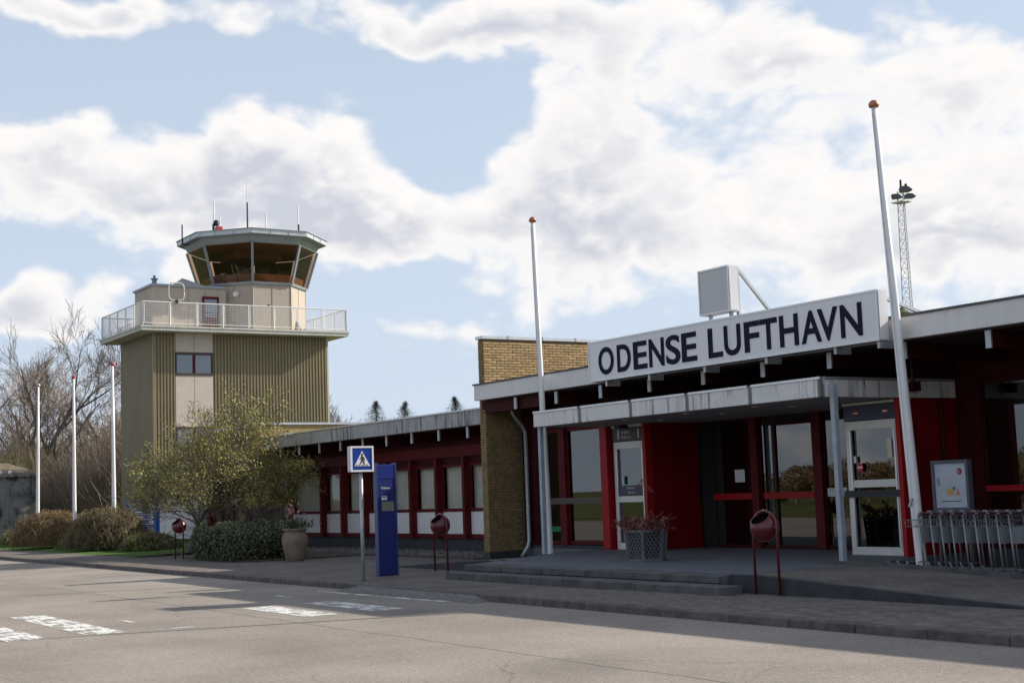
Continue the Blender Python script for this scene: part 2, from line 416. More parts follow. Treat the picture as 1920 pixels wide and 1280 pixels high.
def text(name, s, m, parent, loc, size, facing='-Y', depth=.006, width=None, bold=0., align='LEFT', label=None):
    cu = bpy.data.curves.new(name, 'FONT'); cu.body = s; cu.size = size; cu.extrude = depth/2; cu.offset = bold; cu.align_x = align; cu.resolution_u = 6
    t = bpy.data.objects.new(name, cu); COL.objects.link(t); bpy.context.view_layer.update()
    me = bpy.data.meshes.new_from_object(t.evaluated_get(bpy.context.evaluated_depsgraph_get())); bpy.data.objects.remove(t)
    xs = [v.co.x for v in me.vertices]
    k = width/(max(xs)-min(xs)) if width else 1; x0 = min(xs) if width else 0
    for v in me.vertices:
        x, y, z = v.co; x = (x-x0)*k
        v.co = (x, -z, y) if facing == '-Y' else (z, x, y)
    me.materials.clear(); me.materials.append(m)
    o = bpy.data.objects.new(name, me); COL.objects.link(o); o.parent = parent; o.location = Vector(loc)-wloc(parent)
    if label: o['label'] = label
    return o

# ------------------------------------------------------------------ the ground
gm = MB().add([(-1500,-1500,-.06),(1500,-1500,-.06),(1500,1500,-.06),(-1500,1500,-.06)], [(0,1,2,3)])
struct(part('ground', gm, fieldM, None))
road = struct(part('road', MB().add([(-400,-7,0),(60,-7,0),(60,11.3,0),(-400,11.3,0)], [(0,1,2,3)]), asphalt, None))
def stripe(x0, x1, y0, y1):
    return part('crossing_stripe', MB().add([(x0,y0,.004),(x1,y0,.004),(x1,y1,.004),(x0,y1,.004)], [(0,1,2,3)]), roadpaint, road)
for y in (9.36, 8.30, 5.24, 4.24, 3.2): stripe(-20.95, -18.5, y, y+.5)
stripe(-22.7, -20.98, 5.24, 5.74)
part('edge_line', MB().add([(-23.4,10.68,.004),(-19.0,10.85,.004),(-19.0,10.98,.004),(-23.4,10.80,.004)], [(0,1,2,3)]), roadpaint, road)
for x0, x1, y0, y1 in ((-18.5,-18.42,6.2,6.75), (-20.5,-19.9,6.25,6.32), (-23.1,-22.4,9.75,9.83)):
    part('paint_trace', MB().add([(x0,y0,.004),(x1,y0,.004),(x1,y1,.004),(x0,y1,.004)], [(0,1,2,3)]), roadpaint, road)
# asphalt patch sloping up to the kerb where the crossing starts
struct(part('dropped_kerb_patch', MB().add([(-23.2,10.98,.005),(-18.4,10.98,.005),(-18.9,11.31,.085),(-22.9,11.31,.085),(-18.4,11.31,.0),(-23.2,11.31,.0)],
      [(0,1,2,3),(1,4,2),(0,3,5)]), mat('patch_asphalt', (.15,.14,.13), .95, var=.3, vscale=12, bump=.8), None))
# kerb: single stones in view, one long run beyond
kerb = struct(part('kerb', MB().box(-400, -56.02, 11.3, 11.44, -.04, .10).box(-5.98, 60, 11.3, 11.44, -.04, .10), kerbM, None))
km = MB().bbox(-.497, .497, -.07, .07, -.07, .07, c=.014).mesh('kerb_stone', kerbM)
for i in range(50):
    share('kerb_stone', km, kerb, (-55.5+i+random.uniform(-.004,.004), 11.37+random.uniform(-.006,.006), .032+random.uniform(-.004,.004)))
# pavement
walk = struct(part('pavement', MB().box(-400, -42.5, 11.44, 13.6, -.05, .094).box(-42.49, 60, 11.44, 24, -.05, .092), paveFar, None))
pm = MB().bbox(-.0975, .0975, -.0475, .0475, -.03, .0, c=.006).mesh('paver', paverM)
near = []
y = 11.497; row = 0
while y < 13.0:
    x = -17.6 + (.1 if row % 2 else 0)
    while x < -7.4:
        near.append((x, y)); x += .2
    y += .1; row += 1
near.sort(key=lambda p: (p[0]*p[0]+p[1]*p[1]))
vis = [p for p in near if p[0] < -.775*p[1]+.1]      # inside the picture
one = vis[:300]; rest = [p for p in near if p not in set(one)]
for x, y in one:
    o = share('paver', pm, walk, (x, y, .104+random.uniform(-.0025,.0025))); o.rotation_euler.z = random.uniform(-.012,.012)
mb = MB()
for x, y in rest:
    z = .104+random.uniform(-.002,.002); mb.bbox(x-.0975, x+.0975, y-.0475, y+.0475, z-.03, z, c=.006)
part('paver_field', mb, mat('paver_brick_field', (.165,.140,.121), .88, var=.30, vscale=7, bump=.4, bscale=90, spec=.25), walk, kind='stuff')
lawn = MB(); nx, ny = 60, 14
for j in range(ny+1):
    for i in range(nx+1):
        X = -200+i*(200-43.2)/nx; Y = 13.6+(j/ny)**2*70
        lawn.v.append((X, Y, .10+min(1, (Y-13.6)/3)*(.06+.05*math.sin(X*.31)+.04*math.sin(X*.13+Y*.4))))
lawn.f = [(j*(nx+1)+i, j*(nx+1)+i+1, (j+1)*(nx+1)+i+1, (j+1)*(nx+1)+i) for j in range(ny) for i in range(nx)]
struct(part('lawn', lawn, grassM, None, smooth=True))
bed = struct(part('planting_bed', MB().box(-44.5, -28.9, 17.3, 19.6, .05, .125).box(-39.3, -34.6, 13.9, 17.4, .05, .13), soilM, None))
mb = MB()
for i in range(1500):
    x = random.uniform(-42, -29); y = random.uniform(17.6, 19.4); s = random.uniform(.015, .045)
    mb.add([(x-s,y,.125),(x,y-s,.125),(x+s,y,.125),(x,y+s,.125),(x,y,.125+s)], [(0,1,4),(1,2,4),(2,3,4),(3,0,4)])
pb = part('pebbles', mb, mat('pebble', (.15,.135,.125), .8, var=.4, vscale=20), bed, kind='stuff')

# ------------------------------------------------------------------ terrace, steps, ramps
terr = struct(part('terrace', MB().prism([(-22.9,13.56),(-15.72,13.56),(-15.72,16.3),(-16.6,19.95),(-28.4,19.95),(-28.4,18.45),(-25.7,18.45),(-24.9,16.7)], 2, .05, .322), slabM, None))
n = 11; w = (22.9-15.72)/n
for i in range(n):
    bb('edge_slab', slabE, terr, -22.9+i*w+.004, -22.9+(i+1)*w-.004, 13.48, 13.95, .224, .332, c=.008)
# big paving slabs on the terrace
tw = 1.2
for i in range(6):
    for j in range(3):
        bb('paving_slab', slabM, terr, -22.88+i*tw+.003, -22.88+(i+1)*tw-.003, 13.955+j*tw, 13.955+(j+1)*tw-.006, .30, .331, c=.003)
low = struct(part('lower_step', MB().box(-22.75, -15.3, 13.06, 13.47, .03, .21), slabE, None))
n = 8; w = (22.8-15.2)/n
for i in range(n): bb('step_stone', slabE, low, -22.8+i*w+.003, -22.8+(i+1)*w-.003, 13.03, 13.475, .04, .216, c=.010)
ramp = struct(part('ramp_right', MB().prism([(-15.71,.04),(-10.2,.04),(-10.2,.10),(-15.1,.325),(-15.71,.325)], 1, 13.78, 16.2), paveFar, None))
part('retaining_wall', MB().prism([(-15.68,.03),(-10.4,.03),(-10.4,.105),(-15.1,.345),(-15.68,.345)], 1, 13.66, 13.78), plinM, ramp)
part('back_kerb', MB().prism([(-16.4,.03),(-10.0,.03),(-10.0,.17),(-15.1,.38),(-16.4,.38)], 1, 16.2, 16.32), slabE, ramp)
ramp2 = struct(part('ramp_left', MB().prism([(-28.0,.04),(-23.2,.04),(-24.2,.325),(-28.0,.11)], 1, 14.8, 17.0), paveFar, None))
part('retaining_wall', MB().prism([(-28.0,.03),(-23.5,.03),(-23.5,.335),(-28.0,.115)], 1, 14.66, 14.795), plinM, ramp2)

# ------------------------------------------------------------------ terminal building
T = thing('terminal_building', 'low airport terminal with white fascia, red entrance walls and canopy behind the terrace', 'terminal', (-20, 19.9, .1))
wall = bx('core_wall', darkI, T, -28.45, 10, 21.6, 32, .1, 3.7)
bx('roof', roofM, T, -28.6, 10, 17.42, 32.3, 3.84, 4.13)
L = -28.67; k = 0
while L < 9:
    r = min(L+3.3, 9); bb('fascia_board', whiteF, T, L+.002, r-.002, 17.30, 17.41, 3.83, 4.19, c=.006); L = r
bx('fascia_cap', capM, T, -28.70, 9, 17.27, 17.46, 4.192, 4.225)
bx('soffit', darkS, T, -28.45, 9, 17.415, 21.58, 3.80, 3.838)
for i in range(13):
    x = -27.07+i*1.65
    f = bx('rafter', redV, T, x-.05, x+.05, 17.46, 19.95, 3.54, 3.80)
    bx('rafter_end', galv, f, x-.052, x+.052, 17.425, 17.458, 3.53, 3.828)
bx('edge_beam', redV, T, -28.65, -26, 17.50, 17.62, 3.53, 3.80)
# ---- left wing of the entrance, plane y = 18.5
YW = 18.5
bx('wall_panel', redV, T, -28.49, -27.85, YW, YW+.12, .15, 3.80)
bx('clerestory', redV, T, -27.84, -23.70, YW+.02, YW+.12, 3.06, 3.80)
bx('plinth', plinM, T, -28.49, -25.0, YW-.02, YW+.14, .05, .40)
bx('floor_inside', darkI, T, -28.4, -16.7, YW+.15, 21.5, .05, .30)
for x0, x1 in ((-27.84, -26.93), (-26.66, -25.22)):
    wd = part('window', ring(x0, x1, YW+.03, YW+.09, .42, 3.055, .03, .03, .08, .075), redD, T)
    bx('pane', glassT, wd, x0+.004, x1-.004, YW+.055, YW+.063, .50, 2.98)
bx('post', redD, T, -26.92, -26.67, YW-.05, YW+.12, .40, 3.055)
bx('post', redB, T, -25.21, -24.96, YW-.10, YW+.12, .33, 3.055, label='bright red post beside the entrance door')
bx('push_rail', mat('rail_brown', (.075,.05,.04), .5), T, -27.75, -25.215, YW-.06, YW-.02, 1.33, 1.47)
gb = bx('green_sign_band', green, T, -27.84, -26.93, YW+.02, YW+.028, .70, .82)
text('lettering', 'E', white, T, (-27.80, YW+.016, .72), .09, depth=.003)
# interior things seen dimly
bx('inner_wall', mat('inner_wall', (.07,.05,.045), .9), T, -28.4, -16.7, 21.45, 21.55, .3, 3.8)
# ---- doors
def door(x0, x1, y, z0, z1, nm, lab, mid=1.45, skew=.0):
    d = part(nm, MB().box(x0, x0+.09, y, y+.07, z0, z1).box(x1-.09, x1, y, y+.07, z0, z1).box(x0+.091, x1-.091, y+.001, y+.069, z1-.15, z1)
             .box(x0+.091, x1-.091, y+.001, y+.069, z0, z0+.14).box(x0+.091, x1-.091, y+.001, y+.069, mid-.02, mid+.11), doorW, T, label=lab)
    a_, b_ = x0+.095, x1-.095         # panes skewed on purpose to steer their reflection off the crossing sign
    for q0, q1 in ((z0+.142, mid-.022), (mid+.112, z1-.152)):
        part('pane', MB().prism([(a_, y+.038+skew), (b_, y+.038-skew), (b_, y+.044-skew), (a_, y+.044+skew)], 2, q0, q1), glassT, d)
    part('leaf_frame', MB().box(x0+.093, x0+.125, y-.012, y+.028, z0+.145, z1-.155).box(x1-.125, x1-.093, y-.012, y+.028, z0+.145, z1-.155), alum, d)
    return d
dl = door(-24.86, -23.74, YW+.02, .33, 2.64, 'entrance_door', 'aluminium glass entrance door under a dark sign', 1.36)
bx('door_lintel', white, T, -24.86, -23.74, YW-.02, YW+.10, 2.945, 3.0)
ds = bx('entrance_sign', mat('sign_charcoal', (.03,.036,.034), .5), T, -24.86, -23.74, YW, YW+.07, 2.655, 2.94)
text('lettering', 'Indgang', white, ds, (-24.52, YW-.004, 2.82), .095, depth=.004)
text('lettering', 'Entrance', white, ds, (-24.52, YW-.004, 2.71), .095, depth=.004)
for x in (-24.66, -23.95): bx('stripe_mark', white, ds, x, x+.045, YW-.006, YW-.001, 2.70, 2.90)
bx('camera_box', black, T, -24.45, -24.25, YW-.25, YW-.03, 2.92, 2.99)
st = bx('sticker', navy, dl, -24.75, -23.86, YW+.028, YW+.034, 1.50, 1.70)
text('lettering', 'Danmark', white, st, (-24.45, YW+.024, 1.62), .075, depth=.003)
text('lettering', 'velkommen', white, st, (-24.42, YW+.024, 1.53), .06, depth=.003)
bx('sticker', white, dl, -24.60, -24.56, YW+.028, YW+.033, 1.74, 1.88); bx('sticker', green, dl, -24.555, -24.49, YW+.028, YW+.033, 1.72, 1.90)
bx('jamb', redB, T, -23.735, -23.64, YW-.06, YW+.12, .33, 3.0, label='bright red jamb between the entrance door and the recess')
# ---- recess
YR = 19.9
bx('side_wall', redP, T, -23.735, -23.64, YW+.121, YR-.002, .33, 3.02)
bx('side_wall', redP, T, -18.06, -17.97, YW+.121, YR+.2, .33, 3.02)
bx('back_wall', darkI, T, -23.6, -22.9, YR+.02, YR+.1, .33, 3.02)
def gl(x0, x1, z0, z1, m=glassT):
    f = part('window', ring(x0, x1, YR, YR+.06, z0, z1, .025, .025, .06, .06), redV, T)
    bx('pane', m, f, x0+.003, x1-.003, YR+.03, YR+.038, z0+.06, z1-.06); return f
gl(-23.15, -21.97, .33, 3.0); gl(-21.72, -21.32, .33, 3.0); gl(-21.27, -20.17, .33, 2.85); gl(-19.90, -18.08, .33, 3.0)
for x0, x1 in ((-21.95, -21.74), (-20.15, -19.92)): bx('post', redD, T, x0, x1, YR-.06, YR+.1, .33, 3.01)
bx('post', black, T, -21.315, -21.275, YR, YR+.06, .33, 3.0)
bx('header', darkI, T, -21.27, -20.17, YR, YR+.06, 2.855, 3.01)
bx('push_rail', redB, T, -23.15, -21.955, YR-.05, YR-.02, 1.32, 1.45); bx('push_rail', redB, T, -21.60, -20.155, YR-.05, YR-.02, 1.32, 1.45)
bx('handle', galv, T, -19.75, -19.25, YR-.10, YR-.04, 1.34, 1.50)
bx('notice', white, T, -22.50, -22.20, YR-.004, YR+.002, 1.68, 1.94, label='white paper notice on the dark glass')
# ---- right vestibule with the exit door
dr = door(-17.955, -16.72, YW+.02, .33, 2.66, 'exit_door', 'aluminium glass exit door with red no entry sticker', 1.52, .022)
bx('push_rail', black, T, -18.02, -16.66, YW-.03, YW+.015, 1.33, 1.45)
xs = bx('exit_sign', navy, T, -17.955, -16.72, YW, YW+.07, 2.675, 2.93)
for x in (-17.66, -16.98):
    part('no_entry_mark', MB().prism([(x+.055*math.cos(q*.314), 2.80+.055*math.sin(q*.314)) for q in range(20)], 1, YW-.005, YW-.001), redB, xs)
    bx('bar', white, xs, x-.06, x+.06, YW-.010, YW-.0055, 2.785, 2.815)
bx('lintel', doorW, T, -17.955, -16.72, YW-.03, YW+.09, 2.94, 2.985)
part('no_entry_sticker', MB().prism([(-17.66+.075*math.cos(q*.314), 1.85+.075*math.sin(q*.314)) for q in range(20)], 1, YW+.024, YW+.030), mat('sticker_red', (.45,.02,.03), .5), dr)
bx('bar', white, dr, -17.715, -17.605, YW+.016, YW+.022, 1.835, 1.865)
bx('sticker', white, dr, -17.80, -17.745, YW+.026, YW+.032, 1.93, 2.05)
bx('jamb', redB, T, -16.715, -16.62, YW-.06, YW+.12, .33, 3.0, label='bright red jamb beside the exit door')
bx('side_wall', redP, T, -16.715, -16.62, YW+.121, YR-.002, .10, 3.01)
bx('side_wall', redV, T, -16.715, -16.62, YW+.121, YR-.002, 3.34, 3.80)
part('downpipe', MB().tube([(-16.57,19.45,.12),(-16.57,19.45,3.0)], .035, 10), redV, T)
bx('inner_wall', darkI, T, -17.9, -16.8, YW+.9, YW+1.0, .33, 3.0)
# ---- right-hand facade, plane y = 19.9
bx('wall_panel', redV, T, -16.60, -16.16, YR, YR+.12, .10, 3.80)
bx('clerestory', redV, T, -16.155, 9, YR+.02, YR+.12, 3.30, 3.80)
bx('plinth', plinM, T, -16.155, 9, YR-.02, YR+.14, .05, .40)
x = -16.15
for i in range(8):
    wd = part('window', ring(x+.06, x+2.9, YR+.03, YR+.1, .42, 3.29, .03, .03, .08, .09), redV, T)
    bx('pane', glassT, wd, x+.065, x+2.895, YR+.055, YR+.065, .50, 3.2)
    bx('mullion', redV, T, x, x+.055, YR-.02, YR+.1, .41, 3.29); bx('push_rail', redB, T, x+.07, x+2.89, YR-.03, YR+.02, 1.36, 1.46); x += 2.96
# ---- canopy
for nm, b in (('canopy_slab', (-25.05, -16.64, 16.66, 18.44, 3.02, 3.30)),): bx(nm, roofM, T, *b)
bx('canopy_slab', roofM, T, -23.63, -18.07, 18.445, 19.89, 3.025, 3.30)
cw = (25.09-16.58)/5
for i in range(5):
    f = bb('canopy_fascia', whiteC, T, -25.09+i*cw+(.052 if i else 0), -25.09+(i+1)*cw-(.052 if i < 4 else 0), 16.60, 16.655, 3.0, 3.285, c=.004)
    bx('fascia_cap', alum, f, -25.09+i*cw+(.052 if i else 0), -25.09+(i+1)*cw-(.052 if i < 4 else 0), 16.585, 16.68, 3.289, 3.33)
    if i: bx('joint_cover', mat('joint_grey', (.17,.17,.175), .6), T, -25.09+i*cw-.05, -25.09+i*cw+.05, 16.62, 16.66, 3.005, 3.32)
bb('canopy_fascia', whiteC, T, -16.635, -16.58, 16.66, 19.86, 3.0, 3.285, c=.004)
bx('fascia_cap', alum, T, -16.65, -16.565, 16.685, 19.86, 3.289, 3.33)
bb('canopy_fascia', whiteC, T, -25.09, -25.052, 16.66, 18.44, 3.0, 3.285, c=.004)
bx('soffit', soffM, T, -25.04, -16.645, 16.665, 18.43, 2.995, 3.018); bx('soffit', soffM, T, -23.63, -18.07, 18.432, 19.88, 2.997, 3.020)
for x in (-22.5, -20.6, -18.7):
    for y in (17.1, 18.0): part('downlight', MB().lathe([(.07,-.012),(.07,.0)], (x, y, 2.994), 14), alum, T)
for x, y in ((-25.0, 16.71), (-16.52, 16.82)): part('canopy_post', MB().box(x-.045, x+.045, y-.045, y+.045, .325, 2.994 if x < -20 else 3.20), paintG, T)
bx('lamp_housing', redV, T, -16.56, -16.40, 18.6, 18.78, 3.10, 3.26)
bx('lamp_arm', black, T, -16.50, -16.47, 18.67, 18.70, 3.261, 3.81)
# drainpipe by the brick fin
part('downpipe', MB().tube([(-27.98,17.9,3.60),(-27.98,17.95,3.47),(-28.12,18.28,3.20),(-28.15,18.38,3.05),(-28.15,18.38,.50),(-28.15,18.34,.36),(-28.15,18.16,.13)], .05, 12), galv, T, smooth=True)
# ---- brick fin wall
fin = part('brick_fin', MB().box(-28.755, -28.512, 17.515, 24, .10, 5.30), mortar, T)
bx('fin_plinth', plinM, fin, -28.79, -28.495, 17.485, 18.48, .05, .26)
bm_ = MB().bbox(-.012, .0, -.112, .112, -.0255, .0255, c=.004).mesh('brick', brickM)
bh = MB().bbox(-.012, .0, -.053, .053, -.0255, .0255, c=.004).mesh('brick_half', brickM)
def brick_rows(z0, z1):
    z = z0; r = 0
    while z < z1-.02: yield r, z; z += .0655; r += 1
cnt = 0
for r, z in brick_rows(4.29, 5.29):
    y = 17.50+(.118 if r % 2 else 0); first = True
    if r % 2: share('brick', bh, fin, Vector((-28.50+random.uniform(-.002,.002), 17.556, z))-wloc(fin))
    while y+.23 < 20.95:
        o = share('brick', bm_, fin, Vector((-28.50+random.uniform(-.003,.003), y+.115, z+random.uniform(-.002,.002)))-wloc(fin)); y += .236; cnt += 1
mb = MB()
for r, z in brick_rows(.31, 3.75):
    y = 17.50+(.118 if r % 2 else 0)
    if r % 2: mb.bbox(-28.513, -28.501+random.uniform(-.002,.002), 17.503, 17.609, z-.0255, z+.0255, c=.004)
    while y+.23 < 18.5: mb.bbox(-28.513, -28.501+random.uniform(-.002,.002), y+.003, y+.227, z-.0255, z+.0255, c=.004); y += .236
for r, z in brick_rows(.31, 5.29):
    d = random.uniform(0,.003)
    if r % 2: mb.bbox(-28.763, -28.641, 17.498+d, 17.516, z-.0255, z+.0255, c=.004); mb.bbox(-28.631, -28.519, 17.50+d, 17.516, z-.0255, z+.0255, c=.004)
    else: mb.bbox(-28.763, -28.70, 17.50+d, 17.516, z-.0255, z+.0255, c=.004); mb.bbox(-28.69, -28.519, 17.498+d, 17.516, z-.0255, z+.0255, c=.004)
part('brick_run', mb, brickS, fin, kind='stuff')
part('coping', MB().box(-28.80, -28.47, 17.46, 24.05, 5.305, 5.375), alum, fin)
for y in (18.2, 19.2, 20.2): bx('coping_seam', galv, fin, -28.81, -28.46, y-.015, y+.015, 5.32, 5.392)
bx('flashing', white, fin, -28.495, -28.47, 17.62, 18.6, 4.16, 4.268)

# ------------------------------------------------------------------ the big sign
SG = thing('terminal_sign', 'long white sign box with dark ODENSE LUFTHAVN lettering above the canopy', 'sign', (-19.5, 17.0, 3.8))
bx('sign_body', mat('sign_back', (.35,.35,.36), .6), SG, -23.40, -15.55, 16.925, 17.12, 3.835, 4.615)
sg = [-23.385, -21.75, -20.85, -19.05, -17.35, -15.565]
for a, b in zip(sg, sg[1:]): bx('face_panel', signW, SG, a+.003, b-.003, 16.905, 16.924, 3.85, 4.60)
part('frame', MB().box(-23.42,-15.53,16.895,17.13,4.601,4.635).box(-23.42,-15.53,16.895,17.13,3.815,3.849).box(-23.42,-23.386,16.896,17.129,3.85,4.60).box(-15.564,-15.53,16.896,17.129,3.85,4.60), alum, SG)
bx('end_cover', signW, SG, -15.529, -15.515, 16.92, 17.10, 3.83, 4.62)
SLOTS = list(zip('ODENSELUFTHAVN', [(-23.06,-22.55),(-22.43,-21.99),(-21.9,-21.47),(-21.4,-20.94),(-20.88,-20.46),(-20.41,-19.98),(-19.65,-19.26),(-19.21,-18.77),(-18.67,-18.29),(-18.27,-17.83),(-17.77,-17.32),(-17.25,-16.78),(-16.86,-16.4),(-16.34,-15.87)]))
for ch, (a, b) in SLOTS:
    o = text('letter', ch, letter, SG, (a, 16.897, 3.95), .755, depth=.012, width=b-a, bold=.014)
for x in (-22.9, -21.5, -19.85, -18.2, -16.55, -15.6): bx('bracket', galv, SG, x-.03, x+.03, 16.95, 17.29, 3.70, 3.812)
part('stay', MB().beam((-15.60,17.13,4.52), (-15.58,18.6,4.14), .05, .05), galv, SG)
part('stay', MB().beam((-23.3,17.13,4.52), (-23.3,18.6,4.14), .05, .05), galv, SG)
for x in (-15.60, -17.6, -19.6, -21.6, -23.3): bx('back_post', galv, SG, x-.025, x+.025, 17.132, 17.18, 3.82, 4.62)
BS = thing('box_sign', 'small blank grey light box on posts above the long white sign', 'sign', (-19.43, 17.0, 4.63))
part('frame', MB().box(-19.86,-19.02,16.90,17.13,5.54,5.575).box(-19.86,-19.02,16.90,17.13,4.735,4.77).box(-19.86,-19.825,16.901,17.129,4.771,5.539).box(-19.055,-19.02,16.901,17.129,4.771,5.539), alum, BS)
bx('light_panel', boxW, BS, -19.82, -19.06, 16.91, 17.12, 4.775, 5.535)
bx('side_cover', signW, BS, -19.019, -19.008, 16.92, 17.11, 4.76, 5.55)
for x in (-19.68, -19.12): bx('post', galv, BS, x-.03, x+.03, 17.0, 17.05, 4.63, 4.733)
bx('rear_post', galv, BS, -19.10, -19.04, 17.135, 17.185, 4.20, 5.56)
part('stay', MB().beam((-19.07,17.19,5.50), (-19.05,18.55,4.13), .05, .05), galv, BS)

# ------------------------------------------------------------------ office wing
O = thing('office_wing', 'low office wing with stained grey fascia, dark red mullions and white panels', 'building', (-35.5, 18.6, .1))
YO = 18.6
bx('core_wall', darkI, O, -42.4, -27.42, 19.3, 27, .1, 3.3)
bx('roof', roofM, O, -42.6, -27.42, 17.82, 27.2, 3.34, 3.66)
L = -42.6
while L < -27.5:
    r = min(L+3.45, -27.41); bb('fascia_board', greyF, O, L+.003, r-.003, 17.70, 17.81, 3.30, 3.67, c=.008); L = r
bx('fascia_cap', alum, O, -42.63, -27.41, 17.67, 17.86, 3.672, 3.71)
bx('soffit', darkS, O, -42.5, -27.42, 17.815, 19.3, 3.28, 3.338)
bx('header_beam', redD, O, -42.4, -27.42, YO-.02, YO+.12, 2.62, 2.90)
bx('upper_wall', redV, O, -42.4, -27.42, YO+.04, YO+.12, 2.901, 3.279)
bx('plinth', plinM, O, -42.4, -27.42, YO+.02, YO+.14, .05, .505)
for i in range(11):
    x = -28.42-1.44*i
    if x < -42.4: break
    f = bx('rafter', redV, O, x-.045, x+.045, 17.82, 18.9, 3.02, 3.279); bx('rafter_end', galv, f, x-.047, x+.047, 17.785, 17.819, 3.01, 3.298)
posts = [-28.38-1.44*i for i in range(11) if -29.82-1.44*i > -42.5]
for x in posts: bx('mullion', redD, O, x-.06, x+.06, YO-.16, YO+.10, .51, 2.618)
edges = [-27.42]+posts+[-42.40]
for a, b in zip(edges, edges[1:]):
    x0, x1 = b+.062, a-(.062 if a != -27.42 else 0)
    if x1-x0 < .2: continue
    hi = 2.36
    wd = part('window', ring(x0,x1,YO,YO+.07,1.20,hi+.06,.05,.05,.08,.06), redD, O)
    bx('pane', glassW, wd, x0+.051, x1-.051, YO+.03, YO+.036, 1.281, hi-.001)
    cv = MB(); n = 24; ww = x1-x0
    for k in range(n+1):
        xx = x0+ww*k/n; yy = YO+.16+.018*math.sin(k*2.1+a*3)
        cv.v += [(xx, yy, 1.15), (xx, yy, 2.5)]
    cv.f = [(2*k, 2*k+2, 2*k+3, 2*k+1) for k in range(n)]
    part('curtain', cv, cream, wd, smooth=True)
    bx('top_panel', redV, O, x0, x1, YO+.02, YO+.08, hi+.062, 2.618)
    sp = bb('white_panel', white, O, x0+.02, x1-.02, YO+.01, YO+.06, .62, 1.19, c=.006)
    bx('sill', redD, O, x0, x1, YO-.03, YO+.09, .512, .615)
# brick fin at the far end of the wing
f2 = bx('brick_fin', mortar, O, -42.95, -42.63, 17.52, 19.5, .05, 3.28)
mb = MB()
for r, z in brick_rows(.15, 3.26):
    if r % 2: mb.bbox(-42.96,-42.80,17.505,17.521,z-.0255,z+.0255,c=.004); mb.bbox(-42.79,-42.62,17.505,17.521,z-.0255,z+.0255,c=.004)
    else: mb.bbox(-42.96,-42.73,17.505,17.521,z-.0255,z+.0255,c=.004); mb.bbox(-42.72,-42.62,17.505,17.521,z-.0255,z+.0255,c=.004)
    y = 17.53+(.1 if r % 2 else 0)
    while y < 18.5: mb.bbox(-42.631,-42.618,y,y+.226,z-.0255,z+.0255,c=.004); y += .236
part('brick_run', mb, brickS, f2, kind='stuff')
part('downpipe', MB().tube([(-42.5,18.45,.1),(-42.5,18.45,3.25)], .045, 10), galv, O)
O.scale = (1.05, 1.05, 1.05); O.location = (-37.275, 19.53, .024)
# ------------------------------------------------------------------ linking building between wing and tower
K = thing('link_building', 'dim entrance block with red posts and pale fascia between wing and tower', 'building', (-52, 20.6, .1))
bx('core_wall', darkI, K, -61.9, -43.0, 20.9, 26, .1, 2.9)
bx('roof', roofM, K, -61.9, -43.0, 19.9, 26, 2.95, 3.15)
bb('fascia_board', whiteF, K, -61.9, -43.0, 19.78, 19.89, 2.80, 3.17, c=.006)
bx('white_wall', white, K, -61.9, -56.6, 20.6, 20.7, .1, 2.9); bx('grey_door', mat('door_grey', (.16,.18,.18), .5), K, -56.55, -55.3, 20.62, 20.7, .1, 2.9)
for x in (-55.25, -54.2, -53.0, -50.9): bx('post', redD, K, x, x+.25, 20.5, 20.72, .1, 2.9)
for x0, x1 in ((-54.95,-54.25), (-53.9,-53.05)): bx('wall_panel', redV, K, x0, x1, 20.62, 20.7, .1, 2.9)
wd = part('window', MB().box(-52.7,-50.95,20.6,20.68,.5,.6).box(-52.7,-50.95,20.6,20.68,1.7,1.78).box(-52.7,-50.95,20.6,20.68,2.7,2.8), doorW, K)
bx('pane', glassW, wd, -52.69, -50.96, 20.63, 20.64, .6, 1.7); bx('pane', glassW, wd, -52.69, -50.96, 20.63, 20.64, 1.78, 2.7)
bx('wall_panel', mat('pink_grey_panel', (.30,.22,.22), .7), K, -50.6, -43.0, 20.6, 20.7, .1, 2.9)
B2 = thing('brick_block', 'yellow brick roof block with bright metal coping beside the tower', 'building', (-51, 24, .1))
bx('wall', mat('far_brick', (.40,.29,.13), .9, var=.25, vscale=12, bump=.4), B2, -55, -50, 20.75, 36, .1, 4.52)
bx('coping', alum, B2, -55.05, -49.93, 20.68, 36.1, 4.525, 4.61)

# ------------------------------------------------------------------ control tower
TW = thing('control_tower', 'olive clad control tower with railed balcony and glazed octagonal cab', 'tower', (-64.4, 24.9, .1))
X0, X1, Y0, Y1 = -66.87, -62.0, 20.58, 29.2
bx('core', mat('tower_core', (.10,.09,.05), .9), TW, X0+.06, X1-.06, Y0+.06, Y1-.06, .1, 9.42)
bx('plinth', plinM, TW, X0+.02, X1-.02, Y0+.02, Y1-.02, .0, .35)
def corr(a, b, z0, z1, axis, face, sgn, pitch=.15, dep=.055):
    """trapezoid corrugated sheet between a and b along axis"""
    mb = MB(); t = a; pts = []
    while t < b-1e-3:
        for u, d in ((0, 0), (.36, 0), (.46, 1), (.90, 1)):
            if t+u*pitch <= b: pts.append((t+u*pitch, d*dep))
        t += pitch
    pts.append((b, 0))
    for u, d in pts:
        for z in (z0, z1): mb.v.append((face+sgn*d, u, z) if axis == 1 else (u, face+sgn*d, z))
    n = len(pts)
    for i in range(n-1): mb.f.append((2*i, 2*i+2, 2*i+3, 2*i+1) if (axis == 1) else (2*i+1, 2*i+3, 2*i+2, 2*i))
    return mb
def sheets(a, b, z0, z1, axis, face, sgn, n):
    for i in range(n):
        u0 = a+(b-a)*i/n; u1 = a+(b-a)*(i+1)/n
        part('cladding_sheet', corr(u0+.002, u1-.002, z0, z1, axis, face, sgn, pitch=(u1-u0)/max(1, round((u1-u0)/.15))), olive, TW)
